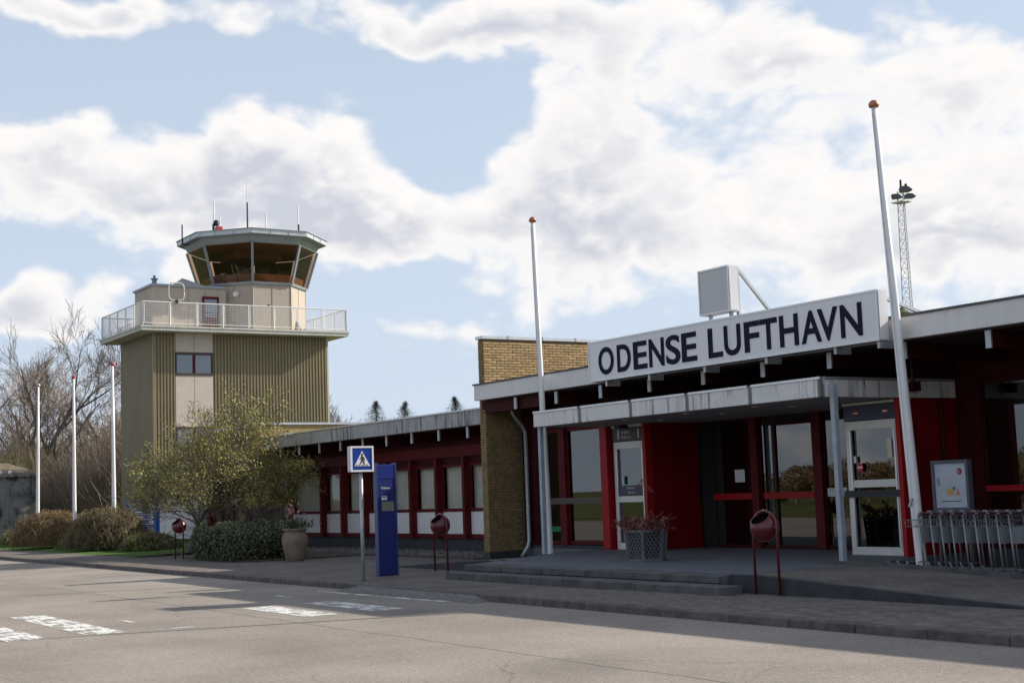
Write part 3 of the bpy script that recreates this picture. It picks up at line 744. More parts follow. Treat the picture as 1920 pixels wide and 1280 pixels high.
sheets(Y0+.12, 21.60, .35, 9.42, 1, X1-.05, 1, 1); sheets(23.40, Y1-.06, .35, 9.42, 1, X1-.05, 1, 6)
sheets(X0, X1-.1, .35, 9.42, 0, Y0+.04, -1, 5)
sheets(X0, X1, .35, 9.42, 0, Y1-.04, 1, 5); sheets(Y0, Y1, .35, 9.42, 1, X0+.04, -1, 8)
bx('corner_trim', olive, TW, X1-.12, X1+.015, Y0-.025, Y0+.115, .35, 9.42)
bx('corner_trim', mat('pale_trim', (.55,.5,.36), .5), TW, X1-.1, X1+.015, Y1-.055, Y1+.03, .35, 9.42)
for z0, z1 in ((8.56, 9.42), (5.15, 7.50), (1.5, 4.1), (.36, 1.49)):
    for a, b in ((21.61, 22.49), (22.5, 23.39)): bx('panel', concP, TW, X1-.05, X1-.012, a+.004, b-.004, z0, z1)
for z0 in (7.5, 4.1):
    z1 = z0+1.06
    wd = part('window', MB().box(X1-.05,X1+.02,21.61,23.39,z1-.12,z1).box(X1-.05,X1+.02,21.61,23.39,z0,z0+.10).box(X1-.05,X1+.02,21.61,21.66,z0+.101,z1-.121).box(X1-.05,X1+.02,23.30,23.39,z0+.101,z1-.121), mat('window_brown', (.06,.03,.025), .5), TW)
    bx('mullion', redD, wd, X1-.045, X1+.012, 22.42, 22.54, z0+.101, z1-.121)
    for a, b in ((21.661, 22.419), (22.541, 23.299)): bx('pane', mat('mirror_pane', (.18,.20,.22), .05, .7), wd, X1-.03, X1-.02, a, b, z0+.101, z1-.121)
# balcony slab
bal = part('balcony_slab', MB().box(-67.5, -61.2, 19.78, 29.96, 9.43, 9.64), slabT, TW)
part('slab_trim', MB().box(-67.53,-61.17,19.75,29.99,9.57,9.66), slabT, bal)
RX0, RX1, RY0, RY1 = -67.42, -61.26, 19.86, 29.88
def rail_run(p, q, n, infill=True):
    p, q = Vector(p), Vector(q)
    rl = part('railing', MB().tube([p+Vector((0,0,1.06)), q+Vector((0,0,1.06))], .03, 6).tube([p+Vector((0,0,.10)), q+Vector((0,0,.10))], .02, 6), galvR, TW)
    mb = MB()
    for i in range(n+1):
        a = p+(q-p)*(i/n); part('rail_post', MB().tube([a-Vector((0,0,.04)), a+Vector((0,0,1.05))], .027, 6), galvR, rl)
    for i in range(n):
        a = p+(q-p)*((i+.06)/n); b = p+(q-p)*((i+.94)/n); w = MB(); Z = Vector((0,0,1))
        for t in range(1, 13): h = Z*(.10+.96*t/13); w.beam(a+h, b+h, .007, .007)
        m = int((b-a).length/.075)
        for t in range(m+1): c = a+(b-a)*(t/m); w.beam(c+Z*.12, c+Z*1.02, .007, .007)
        part('mesh_panel', w, galvR, rl)
        fr = MB(); 
        for c in (a, b): fr.tube([c+Z*.12, c+Z*1.0], .012, 5)
        part('mesh_frame', fr, galvR, rl)
galvR = mat('railing_grey', (.74,.73,.71), .5, .2, var=.05)
rail_run((RX1,RY0,9.66), (RX1,RY1,9.66), 8); rail_run((RX0,RY0,9.66), (RX1,RY0,9.66), 5)
rail_run((RX0,RY1,9.66), (RX1,RY1,9.66), 5); rail_run((RX0,RY0,9.66), (RX0,RY1,9.66), 8)
mb = MB()
for i in range(12): mb.tube([(-67.2+i*.28,20.6,9.68),(-67.2+i*.28,20.6,10.2)], .018, 5)
mb.tube([(-67.25,20.6,10.21),(-64.0,20.6,10.21)], .022, 5).tube([(-67.25,20.6,9.75),(-64.0,20.6,9.75)], .018, 5)
part('stair_rail', mb, galv, TW)
# roof cabin
cb_ = bx('roof_cabin', beige, TW, -65.3, -62.75, 20.80, 24.35, 9.64, 11.68)
for y in (21.6, 22.5, 23.3): bx('panel_seam', mat('seam', (.20,.17,.14), .7), cb_, -62.749, -62.742, y, y+.018, 9.66, 11.6)
part('cabin_roof', MB().box(-65.38,-62.67,20.72,24.3,11.683,11.78), greyM, cb_)
dd = part('door', MB().box(-62.74,-62.68,23.18,23.27,9.66,11.28).box(-62.74,-62.68,23.9,23.98,9.66,11.28).box(-62.74,-62.68,23.271,23.899,11.16,11.28).box(-62.74,-62.68,23.271,23.899,9.66,10.3), redD, TW)
bx('pane', mat('mirror_pane', (.18,.20,.22), .05, .7), dd, -62.72, -62.71, 23.272, 23.898, 10.301, 11.159)
part('vent_pipe', MB().lathe([(.11,0),(.11,.25),(.17,.26),(.17,.31),(.06,.32),(.06,.45)], (-63.2,21.05,11.78), 12), mat('vent_blue_grey', (.20,.24,.29), .5), TW)
part('rooflight', MB().add([(-64.6,22.0,11.78),(-63.1,22.0,11.78),(-63.1,23.7,11.78),(-64.6,23.7,11.78),(-63.8,22.6,12.28)], [(0,1,4),(1,2,4),(2,3,4),(3,0,4),(3,2,1,0)]), mat('rooflight_grey', (.42,.41,.40), .6), TW)
ring = [(-61.26, 21.42+.36*math.copysign(abs(math.cos(a))**.5, math.cos(a)), 11.22+.40*math.copysign(abs(math.sin(a))**.5, math.sin(a))) for a in [2*math.pi*i/32 for i in range(33)]]
LA = part('loop_antenna', MB().tube(ring, .028, 6), mat('antenna_pale', (.55,.53,.47), .5), TW, smooth=True)
part('bracket', MB().beam((-61.26,21.42,10.68), (-61.26,21.42,10.84), .12, .12), black, LA)
# octagonal cab
CX, CY = -64.44, 26.42
def oct_(ap, z): r = ap/math.cos(math.pi/8); return [(CX+r*math.cos(R_(22.5+45*k)), CY+r*math.sin(R_(22.5+45*k)), z) for k in range(8)]
def frustum(a0, z0, a1, z1, caps=True):
    m = MB(); m.v = oct_(a0, z0)+oct_(a1, z1); m.f = [(k, (k+1) % 8, 8+(k+1) % 8, 8+k) for k in range(8)]
    if caps: m.f += [tuple(range(8))[::-1], tuple(range(8, 16))]
    return m
base = part('cab_base', frustum(2.34, 9.64, 2.34, 11.90), beige, TW)
for k in (6, 7, 0):     # vertical sheet joints on the base
    a = Vector(oct_(2.345, 9.7)[k]); b = Vector(oct_(2.345, 9.7)[(k+1) % 8]); c = (a+b)/2
    part('panel_seam', MB().beam(c, c+Vector((0,0,2.15)), .02, .012), mat('seam', (.20,.17,.14), .7), base)
for k in range(8):
    p = Vector(oct_(2.345, 9.66)[k]); part('corner_strip', MB().tube([p, p+Vector((0,0,2.22))], .022, 5), beige, base)
part('sill', frustum(2.42, 11.90, 2.46, 12.02), greyM, TW)
part('cab_floor', frustum(2.40, 12.021, 2.40, 12.03), brownI, TW)
A0, A1 = oct_(2.42, 12.02), oct_(2.93, 13.80)
for k in range(8):
    k2 = (k+1) % 8; a, b, c, d = [Vector(p) for p in (A0[k], A0[k2], A1[k2], A1[k])]
    part('pane', MB().add([a+(b-a)*.03, b+(a-b)*.03, c+(d-c)*.03, d+(c-d)*.03], [(0,1,2,3)]), glassC, TW)
    part('cab_mullion', MB().beam(a, d, .11, .11), greyM, TW)
part('head_band', frustum(2.86, 13.80, 3.04, 14.12), greyM, TW)
part('cab_ceiling', frustum(2.80, 13.77, 2.80, 13.795), brownI, TW)
part('cab_roof', frustum(3.28, 14.12, 3.34, 14.16), greyM, TW)
rf = part('roof_fascia', frustum(3.36, 14.161, 3.36, 14.37), cabR, TW)
part('roof_edge', frustum(3.41, 14.372, 3.41, 14.40), greyM, rf)
for k in range(8):
    a, b = Vector(oct_(3.365, 14.165)[k]), Vector(oct_(3.365, 14.165)[(k+1) % 8])
    for t in (.333, .667): c = a+(b-a)*t; part('fascia_seam', MB().beam(c, c+Vector((0,0,.2)), .03, .012), greyM, rf)
# inside the cab: desks, added sky-blocking screens, column
part('desk', frustum(2.25, 12.04, 2.3, 12.42, False), deskM, TW)
part('desk_top', MB().box(CX-1.6, CX+1.6, CY-1.6, CY+1.6, 12.42, 12.47), deskM, TW)
for x, y in ((CX+1.2,CY-1.1),(CX+1.0,CY+.2),(CX+.6,CY+1.3)): part('monitor', MB().box(x-.08,x+.05,y-.28,y+.28,12.52,12.9).box(x-.03,x+.03,y-.05,y+.05,12.46,12.53), black, TW)
part('ceiling_box', MB().box(CX-1.2, CX+.8, CY-1.2, CY+1.2, 13.4, 13.76), brownI, TW)
for k in (1, 2, 3, 4):       # dark screens added on the far side to block the bright sky behind
    k2 = (k+1) % 8; a, b = Vector(oct_(2.30, 12.05)[k]), Vector(oct_(2.30, 12.05)[k2]); c, d = Vector(oct_(2.77, 13.74)[k2]), Vector(oct_(2.77, 13.74)[k])
    part('back_screen', MB().add([a+(b-a)*.04, b+(a-b)*.04, c+(d-c)*.04, d+(c-d)*.04], [(0,1,2,3)]), mat('cab_screen', (.16,.075,.042), .8, var=.3, vscale=1.5), TW)
part('spotlight', MB().tube([(-62.82,25.05,11.56),(-62.66,24.9,11.50),(-62.62,24.86,11.48),(-62.46,24.70,11.42)], [.05,.06,.11,.12], 12), whiteP, TW)
for x, y, h, t, m_ in ((-62.6,23.75,1.5,.03,whiteP), (-62.6,24.05,.75,.022,whiteP), (-61.9,25.15,1.35,.04,black), (-63.0,26.55,1.15,.03,whiteP), (-62.2,27.9,.55,.045,black)):
    an = part('antenna', MB().tube([(x,y,14.4),(x,y,14.4+h)], t, 6), m_, TW)
    if m_ is black: part('whip', MB().tube([(x,y,14.4+h),(x-.03,y-.02,14.4+h*(2.35 if h > 1 else 2.7))], [.018,.008] if h > 1 else .03, 5), galv if h > 1 else whiteP, an)
an = part('antenna', MB().tube([(-64.3,22.8,13.98),(-64.3,22.8,14.95)], .035, 6).tube([(-64.3,22.8,14.0),(-64.3,23.15,14.0)], .03, 6), black, TW)
ob = part('obstruction_light', MB().box(-62.75,-62.45,23.85,24.12,14.40,14.62), mat('beacon_red', (.5,.03,.02), .4), TW)
part('lamp_head', MB().lathe([(.10,0),(.14,.08),(.14,.2),(.06,.28)], (-62.6,23.86,14.66), 10).tube([(-62.6,23.72,14.4),(-62.6,23.72,14.75)], .05, 6), black, ob)
part('floor_lamp', MB().box(-61.5,-61.35,25.9,25.98,10.72,10.84), black, TW)
part('ground_floodlight', MB().prism([(27.35,9.66),(27.75,9.66),(27.45,10.12)], 0, -61.75, -61.6), beige, TW)

# ------------------------------------------------------------------ flagpoles
def flagpole(base, top, r0, r1, lab, knob, grp=None, cleat=None):
    b, t = Vector(base), Vector(top)
    F = thing('flagpole', lab, 'flagpole', base, grp)
    part('pole', MB().tube([b+(t-b)*s for s in (0,.03,.3,.6,1)], [r0*1.15,r0,r0*.95,r0*.78,r1], 14), whiteP, F, smooth=True)
    kz = .88
    part('knob', MB().lathe([(.02*kz,-.05*kz),(.028*kz,.0),(.085*kz,.01*kz),(.10*kz,.05*kz),(.085*kz,.10*kz),(.045*kz,.135*kz),(.005,.145*kz)], t, 14), knob, F, smooth=True)
    part('halyard', MB().tube([b+Vector((.0,-r0-.03,.9)), t+Vector((0,-r1-.01,-.1))], .006, 4), galv, F)
    if cleat: part('cleat', MB().beam(b+(t-b)*.155+Vector((-.02,-r0-.03,-.06)), b+(t-b)*.155+Vector((.05,-r0-.03,.07)), .03, .03), galv, F)
    return F
flagpole((-25.38,17.1,.10), (-25.58,17.1,7.56), .072, .045, 'white flagpole beside the left end of the entrance canopy, copper knob', copper)
flagpole((-15.12,17.08,.09), (-15.50,17.08,7.60), .088, .042, 'leaning white flagpole next to the luggage trolleys, copper knob', copper, cleat=True)
flagpole((-62.1,15.5,.15), (-62.0,15.5,6.92), .075, .04, 'white flagpole nearest the concrete hut, without a red knob', galv)
flagpole((-56.4,15.5,.15), (-56.5,15.5,6.78), .075, .04, 'white flagpole with red knob rising between the two weeping shrubs', knobR)
flagpole((-51.2,15.5,.15), (-51.35,15.5,6.80), .075, .04, 'white flagpole with red knob behind the weeping shrub by the blue board', knobR)

# ------------------------------------------------------------------ crossing sign
cs = thing('crossing_sign', 'blue pedestrian crossing sign box on a thin grey post by the kerb', 'sign', (-23.94, 11.91, .09))
cs_post = part('post', MB().tube([(-23.94,11.91,.09),(-23.94,11.905,2.14)], .035, 12), galv, cs, smooth=True)
part('collar', MB().tube([(-23.94,11.905,1.45),(-23.94,11.905,1.62)], .043, 12), galv, cs)
bb('sign_box', boxW, cs, -24.00, -23.87, 11.66, 12.14, 2.12, 2.60, c=.012)
part('rim', MB().box(-23.869,-23.85,11.66,12.14,2.565,2.60).box(-23.869,-23.85,11.66,12.14,2.12,2.155).box(-23.869,-23.85,11.66,11.695,2.156,2.564).box(-23.869,-23.85,12.105,12.14,2.156,2.564), signW, cs)
fc = bx('face', blueS, cs, -23.869, -23.860, 11.696, 12.104, 2.156, 2.564)
def poly(name, pts, m, parent, x, c=(11.9, 2.36)):
    return part(name, MB().prism([(c[0]+a, c[1]+b) for a, b in pts], 0, x-.002, x), m, parent)
poly('triangle', [(-.165,-.135),(.165,-.135),(0,.15)], signW, fc, -23.856)
mblk = mat('pictogram_black', (.01,.012,.012), .5)
poly('figure_body', [(-.012,.055),(.022,.055),(.05,.01),(.058,-.03),(.045,-.032),(.036,.0),(.026,.022),(.022,-.02),(.04,-.05),(.056,-.10),(.036,-.10),(.015,-.058),(-.004,-.035),(-.014,-.07),(-.035,-.10),(-.05,-.09),(-.03,-.06),(-.018,-.02),(-.012,.015),(-.03,.0),(-.046,-.008),(-.05,.008),(-.03,.018)], mblk, fc, -23.852)
hd = MB().prism([(11.902+.02*math.cos(a*.6283), 2.36+.082+.022*math.sin(a*.6283)) for a in range(10)], 0, -23.854, -23.852); part('figure_head', hd, mblk, fc)
for i in range(5):
    y = -.115+i*.056; poly('zebra_bar', [(y-.018,-.126),(y+.004,-.126),(y+.012,-.103),(y-.006,-.103)], mblk, fc, -23.852)

# ------------------------------------------------------------------ bus totem
tt = thing('bus_totem', 'tall blue bus stop pillar with small display window on the pavement', 'bus stop', (-25.1, 13.02, .09))
bb('pillar', blueT, tt, -25.17, -25.05, 12.84, 13.20, .09, 2.28, c=.012)
for y0, y1 in ((12.80, 12.838), (13.202, 13.24)): bb('side_rail', mat('totem_edge', (.02,.03,.16), .4), tt, -25.18, -25.035, y0, y1, .09, 2.31, c=.008)
bx('lit_top', mat('totem_lit_blue', (.015,.03,.19), .3), tt, -25.049, -25.043, 12.845, 13.195, 2.0, 2.27)  # lighter blue panel: sunlight on the pillar top is painted into its colour
bx('display_window', screenM, tt, -25.049, -25.041, 12.90, 13.17, 1.36, 1.545)
text('lettering', 'Odense', white, tt, (-25.046, 12.89, 1.795), .062, facing='+X', depth=.006)
bs = part('bus_symbol', MB().prism([(12.895,1.585),(13.02,1.585),(13.02,1.66),(12.90,1.66)], 0, -25.049, -25.044), white, tt)
part('bus_window', MB().box(-25.0439,-25.041,12.91,12.935,1.625,1.65).box(-25.0439,-25.041,12.945,12.97,1.625,1.65).box(-25.0439,-25.041,12.98,13.005,1.625,1.65), blueT, bs)
for y in (12.925, 12.99): part('bus_wheel', MB().prism([(y+.013*math.cos(a*.785), 1.582+.013*math.sin(a*.785)) for a in range(8)], 0, -25.049, -25.040), white, bs)

# ------------------------------------------------------------------ litter bins
def litter_bin(loc, lab, rz=0):
    B = thing('litter_bin', lab, 'litter bin', loc, 'round red litter bins')
    n, rr = 28, 16; r = .205; c = Vector((0,0,.93)); ax = Vector((.56,0,.83)).normalized()
    q = Vector((0,0,1)).rotation_difference(ax)
    def shell(rad, lo):
        m = MB(); prof = [(rad*math.sin(th), rad*math.cos(th)) for th in [math.pi-.02-(math.pi-.02-lo)*i/rr for i in range(rr+1)]]
        m.add([q@Vector((a*math.cos(2*math.pi*k/n), a*math.sin(2*math.pi*k/n), b))+c for a, b in prof for k in range(n)], [(i*n+k, i*n+(k+1) % n, (i+1)*n+(k+1) % n, (i+1)*n+k) for i in range(rr) for k in range(n)])
        return m, prof[-1]
    def lp(name, mb_, mt, sm=False):
        o = bpy.data.objects.new(name, mb_.mesh(name, mt, (0,0,0), sm)); COL.objects.link(o); o.parent = B; return o
    m, (ra, za) = shell(r, R_(45)); lp('bowl', m, binM, True)
    m, _ = shell(r*.965, R_(45)); lp('dark_inside', m, mat('bin_inside_shade', (.012,.006,.007), .7), True)  # black inner shell: the shade inside the bowl is put into its colour
    rim = [q@Vector((ra*.985*math.cos(2*math.pi*k/n), ra*.985*math.sin(2*math.pi*k/n), za))+c for k in range(n+1)]
    lp('rim', MB().tube(rim, .010, 6), binM, True)
    # hoop stand: two legs bent over the bowl
    h = [(.0,.224,0),(.0,.224,.93)]+[(0, .224*math.cos(a), .93+.224*math.sin(a)) for a in [math.pi*i/14 for i in range(1, 14)]]+[(0,-.224,.93),(0,-.224,0)]
    lp('hoop_leg', MB().tube(h, .020, 8), binM, True)
    for s in (-1, 1): lp('pivot', MB().tube([(0,s*.19,.93),(0,s*.228,.93)], .02, 8), galv)
    lp('hanger_bolt', MB().lathe([(.016,0),(.016,.03)], (0,0,1.145), 8), galv)
    B.rotation_euler.z = rz; return B

litter_bin((-14.82,13.6,.095), 'round red litter bin standing by the right ramp wall', R_(-86))
litter_bin((-25.2,14.3,.095), 'round red litter bin on hoop stand left of the terrace steps', R_(-84))
litter_bin((-39.3,13.75,.095), 'round red litter bin beside the clipped hedge and lawn', R_(-80))

# ------------------------------------------------------------------ urn and planter
def leaf_cloud(mb_, fnpos, n, size, flat=1.):
    for i in range(n):
        p = Vector(fnpos()); s = size*random.uniform(.6,1.4)
        a = Vector((random.gauss(0,1),random.gauss(0,1),random.gauss(0,1)*flat)).normalized(); b = a.cross(Vector((random.gauss(0,1),random.gauss(0,1),random.gauss(0,1)))).normalized()
        mb_.add([p-a*s, p+b*s*.45, p+a*s, p-b*s*.45], [(0,1,2,3)])
U = thing('clay_urn', 'big glazed clay urn with a small plant at the hedge end', 'urn', (-33.83,14.9,.09))
part('urn_body', MB().lathe([(0.209, 0), (0.235, 0.03), (0.287, 0.25), (0.335, 0.47), (0.339, 0.58), (0.304, 0.68), (0.27, 0.73), (0.27, 0.76), (0.313, 0.78), (0.322, 0.81), (0.304, 0.83), (0.261, 0.82), (0.252, 0.74)], (-33.83,14.9,.09), 32), terra, U, smooth=True)
part('urn_soil', MB().lathe([(.25,.0),(.24,.02)], (-33.83,14.9,.80), 16), soilM, U)
mb = MB(); leaf_cloud(mb, lambda: (-33.83+random.gauss(0,.17), 14.9+random.gauss(0,.22), .93+abs(random.gauss(0,.12))), 500, .045); part('foliage', mb, leafD, U)
mb = MB()
for i in range(5): mb.tube([(-33.83,14.85,.85),(-33.83+random.uniform(-.05,.05),14.82+random.uniform(-.05,.05),1.35)], .008, 4)
part('stem', mb, leafR, U)
mb = MB(); leaf_cloud(mb, lambda: (-33.83+random.gauss(0,.06), 14.82+random.gauss(0,.07), 1.38+random.gauss(0,.07)), 40, .055); part('flower_head', mb, pinkM, U)
PL = thing('trellis_planter', 'hexagonal grey planter with diamond lattice sides and straggly plants on the terrace', 'planter', (-20.28,15.75,.33))
def hexp(r, z): return [(-20.28+r*math.cos(R_(60*k+12)), 15.75+r*math.sin(R_(60*k+12)), z) for k in range(6)]
m = MB(); m.v = hexp(.29,.36)+hexp(.335,.86); m.f = [(k,(k+1) % 6,6+(k+1) % 6,6+k) for k in range(6)]+[tuple(range(6))[::-1],tuple(range(6,12))]
part('tub', m, mat('planter_liner', (.028,.03,.03), .8), PL)
lo_, hi_ = [Vector(p) for p in hexp(.335,.34)], [Vector(p) for p in hexp(.385,.88)]
lat = MB(); frm = MB()
for k in range(6):
    k2 = (k+1) % 6; a, b, c, d = lo_[k], lo_[k2], hi_[k2], hi_[k]
    frm.beam(a, d, .05, .05); frm.beam(a+(d-a)*.03, b+(c-b)*.03, .045, .05); frm.beam(d+(a-d)*.03, c+(b-c)*.03, .05, .05)
    def pt(u, v): return (a+(b-a)*u)*(1-v)+(d+(c-d)*u)*v
    nn = 5
    for i in range(-nn, nn+1):
        for sg in (1, -1):
            # line v = sg*(u*1.0)*1 + i/nn
            pts = []
            for u in [j/20 for j in range(21)]:
                v = (u if sg > 0 else 1-u)+i/nn
                if 0 <= v <= 1: pts.append((u, v))
            if len(pts) > 1: lat.beam(pt(*pts[0])+Vector((0,0,0)), pt(*pts[-1]), .014, .012 if sg > 0 else .018)
part('frame', frm, planterM, PL); part('lattice', lat, planterM, PL)
part('soil', MB().lathe([(.32,0),(.31,.03)], (-20.28,15.75,.84), 12), soilM, PL)
mb = MB(); tw = MB()
for i in range(30):
    a = random.uniform(0, 6.283); r = random.uniform(.05,.30); p = Vector((-20.28+r*math.cos(a), 15.75+r*math.sin(a), .86)); pts = [p]; d = Vector((math.cos(a)*.5, math.sin(a)*.5, random.uniform(.2,1))).normalized()
    for k in range(5): p = p+d*random.uniform(.05,.11); d = (d+Vector((random.gauss(0,.15),random.gauss(0,.15),-.20))).normalized(); pts.append(p)
    tw.tube(pts, .005, 3)
    for q in pts[1:]: leaf_cloud(mb, lambda: q+Vector((random.gauss(0,.03),random.gauss(0,.03),random.gauss(0,.03))), 5, .035)
tw.tube([(-20.25,15.7,.85),(-20.13,15.7,1.5),(-20.16,15.72,1.95)], .008, 4)
for i in range(9): tw.tube([(-20.28,15.71,1.80),(-20.28+random.uniform(-.35,.35),15.71+random.uniform(-.1,.1),1.55)], .004, 3)
part('twigs', tw, leafR, PL); part('foliage', mb, leafR, PL)

# ------------------------------------------------------------------ luggage trolleys
steel = mat('trolley_steel', (.26,.27,.28), .42, .6, var=.1)
def trolley():
    t = thing('luggage_trolley', '', 'trolley', (0,0,0), 'luggage trolleys nested in a row')
    def lp(name, mb_, mt, sm=False, par=None):
        o = bpy.data.objects.new(name, mb_.mesh(name, mt, (0,0,0), sm)); COL.objects.link(o); o.parent = par or t; return o
    for s in (-1, 1):
        lp('upright', MB().tube([(0,s*.30,.10),(-.03,s*.30,.50),(-.07,s*.29,.98)], .014, 8), steel, True)
        lp('side_bar', MB().tube([(0,s*.30,.14),(-.45,s*.26,.17),(-.85,s*.14,.16)], .012, 6), steel, True)
    lp('handle', MB().tube([(.02,-.33,.98),(-.02,-.32,1.0),(-.07,-.26,1.0),(-.07,.26,1.0),(-.02,.32,1.0),(.02,.33,.98)], .018, 8), mat('handle_grip', (.16,.10,.10), .5), True)
    lp('brake_lever', MB().box(-.10,-.02,-.06,.06,1.01,1.035), steel)
    lp('advert_panel', MB().box(-.052,-.04,-.27,.27,.56,.80), mat('trolley_panel', (.30,.32,.33), .45, var=.1), False)
    b = MB()
    for i in range(9): y = -.26+i*.065; b.tube([(-.06,y,.96),(-.16,y,.80),(-.38,y*.9,.80),(-.40,y*.9,.90)], .0045, 4)
    for z, x in ((.96,-.06),(.88,-.11),(.80,-.16),(.80,-.27),(.90,-.40)): b.tube([(x,-.27,z),(x,.27,z)], .006, 4)
    lp('basket', b, steel)
    d = MB()
    for y in (-.18,-.06,.06,.18): d.tube([(-.02,y,.15),(-.85,y*.6,.17)], .009, 5)
    for x in (-.05,-.4,-.85): d.tube([(x,-.3+abs(x)*.17,.16),(x,.3-abs(x)*.17,.16)], .011, 5)
    d.tube([(-.85,-.13,.16),(-.92,-.10,.26),(-.92,.10,.26),(-.85,.13,.16)], .011, 5)
    lp('platform', d, steel)
    for x, y in ((.02,-.30),(.02,.30),(-.78,0)):
        w = MB(); w.tube([(x,y-.018,.065),(x,y+.018,.065)], .065, 16); wh = lp('wheel', w, rubber)
        lp('hub', MB().tube([(x,y-.022,.065),(x,y+.022,.065)], .032, 10), steel, False, wh)
    return t
t0 = trolley()
labs = ['luggage trolley at the far end of the nested row, by the leaning flagpole'] + [None]*7 + ['luggage trolley at the open end of the nested row, advert panel fully visible']
for i in range(9):
    t = t0 if i == 0 else copy_tree(t0)
    t.location = (-14.75+i*.205, 17.02+random.uniform(-.015,.015), .095); t.rotation_euler.z = random.uniform(-.03,.03)
    t['label'] = labs[i] or 'luggage trolley pushed into the middle of the nested row'
# posts and poster frame by the trolleys
PF = thing('poster_stand', 'grey framed white poster on posts behind the luggage trolleys', 'poster', (-15.0,17.75,.09))
for x in (-15.32, -14.70): bx('post', mat('post_maroon', (.075,.05,.05), .5), PF, x-.025, x+.025, 17.74, 17.80, .09, 1.14)
part('frame', MB().box(-15.37,-14.65,17.70,17.80,1.84,1.89).box(-15.37,-14.65,17.70,17.80,1.10,1.15).box(-15.37,-15.32,17.701,17.799,1.151,1.839).box(-14.70,-14.65,17.701,17.799,1.151,1.839), mat('frame_grey', (.075,.08,.10), .5), PF)
pp = bx('poster', posterW, PF, -15.319, -14.701, 17.72, 17.75, 1.151, 1.839)
def disc(name, x, z, r, m, y=17.717): return part(name, MB().prism([(x+r*math.cos(a*.5236), z+r*math.sin(a*.5236)) for a in range(12)], 1, y, y+.002), m, pp)
disc('red_badge', -14.83, 1.71, .052, redB); text('lettering', '%', white, pp, (-14.865,17.712,1.685), .07, depth=.003)
part('picture_patch', MB().prism([(-15.08,1.34),(-14.96,1.34),(-14.98,1.46),(-15.10,1.44)], 1, 17.717, 17.719), yellow, pp)
part('picture_patch', MB().prism([(-14.93,1.34),(-14.83,1.34),(-14.88,1.45)], 1, 17.717, 17.719), mat('poster_pink', (.45,.22,.18), .5), pp)
disc('picture_patch', -14.95, 1.45, .03, mat('poster_blue', (.12,.16,.24), .5), 17.714)
part('picture_patch', MB().box(-15.27,-15.255,17.716,17.719,1.50,1.63).box(-15.24,-15.225,17.716,17.719,1.50,1.60), mat('poster_blue', (.12,.16,.24), .5), pp)
part('text_line', MB().box(-15.2,-14.83,17.716,17.719,1.245,1.255), letter, pp)

# ------------------------------------------------------------------ direction board on the lawn
DB = thing('direction_board', 'blue board with white arrows in front of the tower base', 'sign', (-56, 18, .15))
bb('board', navy_b := mat('board_blue', (.018,.03,.16), .4), DB, -57.6, -54.15, 17.98, 18.08, .70, 1.93, c=.01)
bb('edge_post', mat('board_edge', (.02,.09,.36), .4), DB, -54.14, -53.98, 17.95, 18.11, .12, 1.97, c=.01)
bb('edge_post', mat('board_edge', (.02,.09,.36), .4), DB, -57.77, -57.61, 17.95, 18.11, .12, 1.97, c=.01)
for z in (1.70, 1.50, 1.30, 1.10, .92): bx('divider_line', white, DB, -57.5, -54.25, 17.972, 17.979, z, z+.018)
for z in (1.40, 1.20, 1.01):
    part('arrow', MB().prism([(-54.85,z-.02),(-54.5,z-.02),(-54.62,z-.085),(-54.54,z-.085),(-54.28,z),(-54.54,z+.085),(-54.62,z+.085),(-54.5,z+.02),(-54.85,z+.02)], 1, 17.970, 17.979), white, DB)
    bx('text_line', white, DB, -57.3, -55.5+random.uniform(-.4,.2), 17.972, 17.979, z-.025, z+.025)

# ------------------------------------------------------------------ concrete hut
H = thing('concrete_hut', 'weathered concrete hut with stained walls at the edge of the bare wood', 'hut', (-75,15.2,.1))
bx('wall', bunkM, H, -80, -70.0, 12.9, 17.55, .05, 3.25)
bx('eaves', bunkM, H, -80.15, -69.85, 12.75, 17.7, 3.253, 3.36)
m = MB().add([(-80.15,12.75,3.362),(-69.85,12.75,3.362),(-69.85,17.7,3.362),(-80.15,17.7,3.362),(-78.6,14.1,3.95),(-71.4,14.1,3.95),(-71.4,16.4,3.95),(-78.6,16.4,3.95)], [(0,1,5,4),(1,2,6,5),(2,3,7,6),(3,0,4,7),(4,5,6,7)])
part('roof', m, mat('mossy_concrete', (.17,.135,.085), .95, var=.4, vscale=1.5), H)
bx('vent', bunkM, H, -74.2, -73.2, 15.9, 16.35, 3.952, 4.2)
for y in (15.7, 16.15):
    part('round_lamp', MB().lathe([(.02,0),(.09,.04),(.10,.12),(.04,.2)], (-69.92,y,3.365), 8), whiteP, H)

# ------------------------------------------------------------------ floodlight mast behind the terminal
mastM = mat('mast_steel', (.66,.66,.66), .5, .2)
MST = thing('floodlight_mast', 'slender lattice mast with dark floodlights behind the terminal roof', 'mast', (-35.25,40,-.05))
mx, my = -35.25, 40.0
lat = MB(); leg = []
for k in range(3):
    a = R_(90+120*k); leg.append([Vector((mx+r*math.cos(a), my+r*math.sin(a), z)) for r, z in ((.34,-.05),(.14,12.2))])
    part('mast_leg', MB().tube(leg[-1], .022, 6), mastM, MST)
nz = 34
for k in range(3):
    A, B_ = leg[k], leg[(k+1) % 3]
    for i in range(nz):
        p = A[0].lerp(A[1], i/nz); q = B_[0].lerp(B_[1], (i+1)/nz); r_ = B_[0].lerp(B_[1], i/nz)
        lat.beam(p, q, .014, .014); lat.beam(p, r_, .012, .012)
part('bracing', lat, mastM, MST)
part('platform', MB().box(mx-.28,mx+.28,my-.25,my+.25,11.76,11.80), mastM, MST)
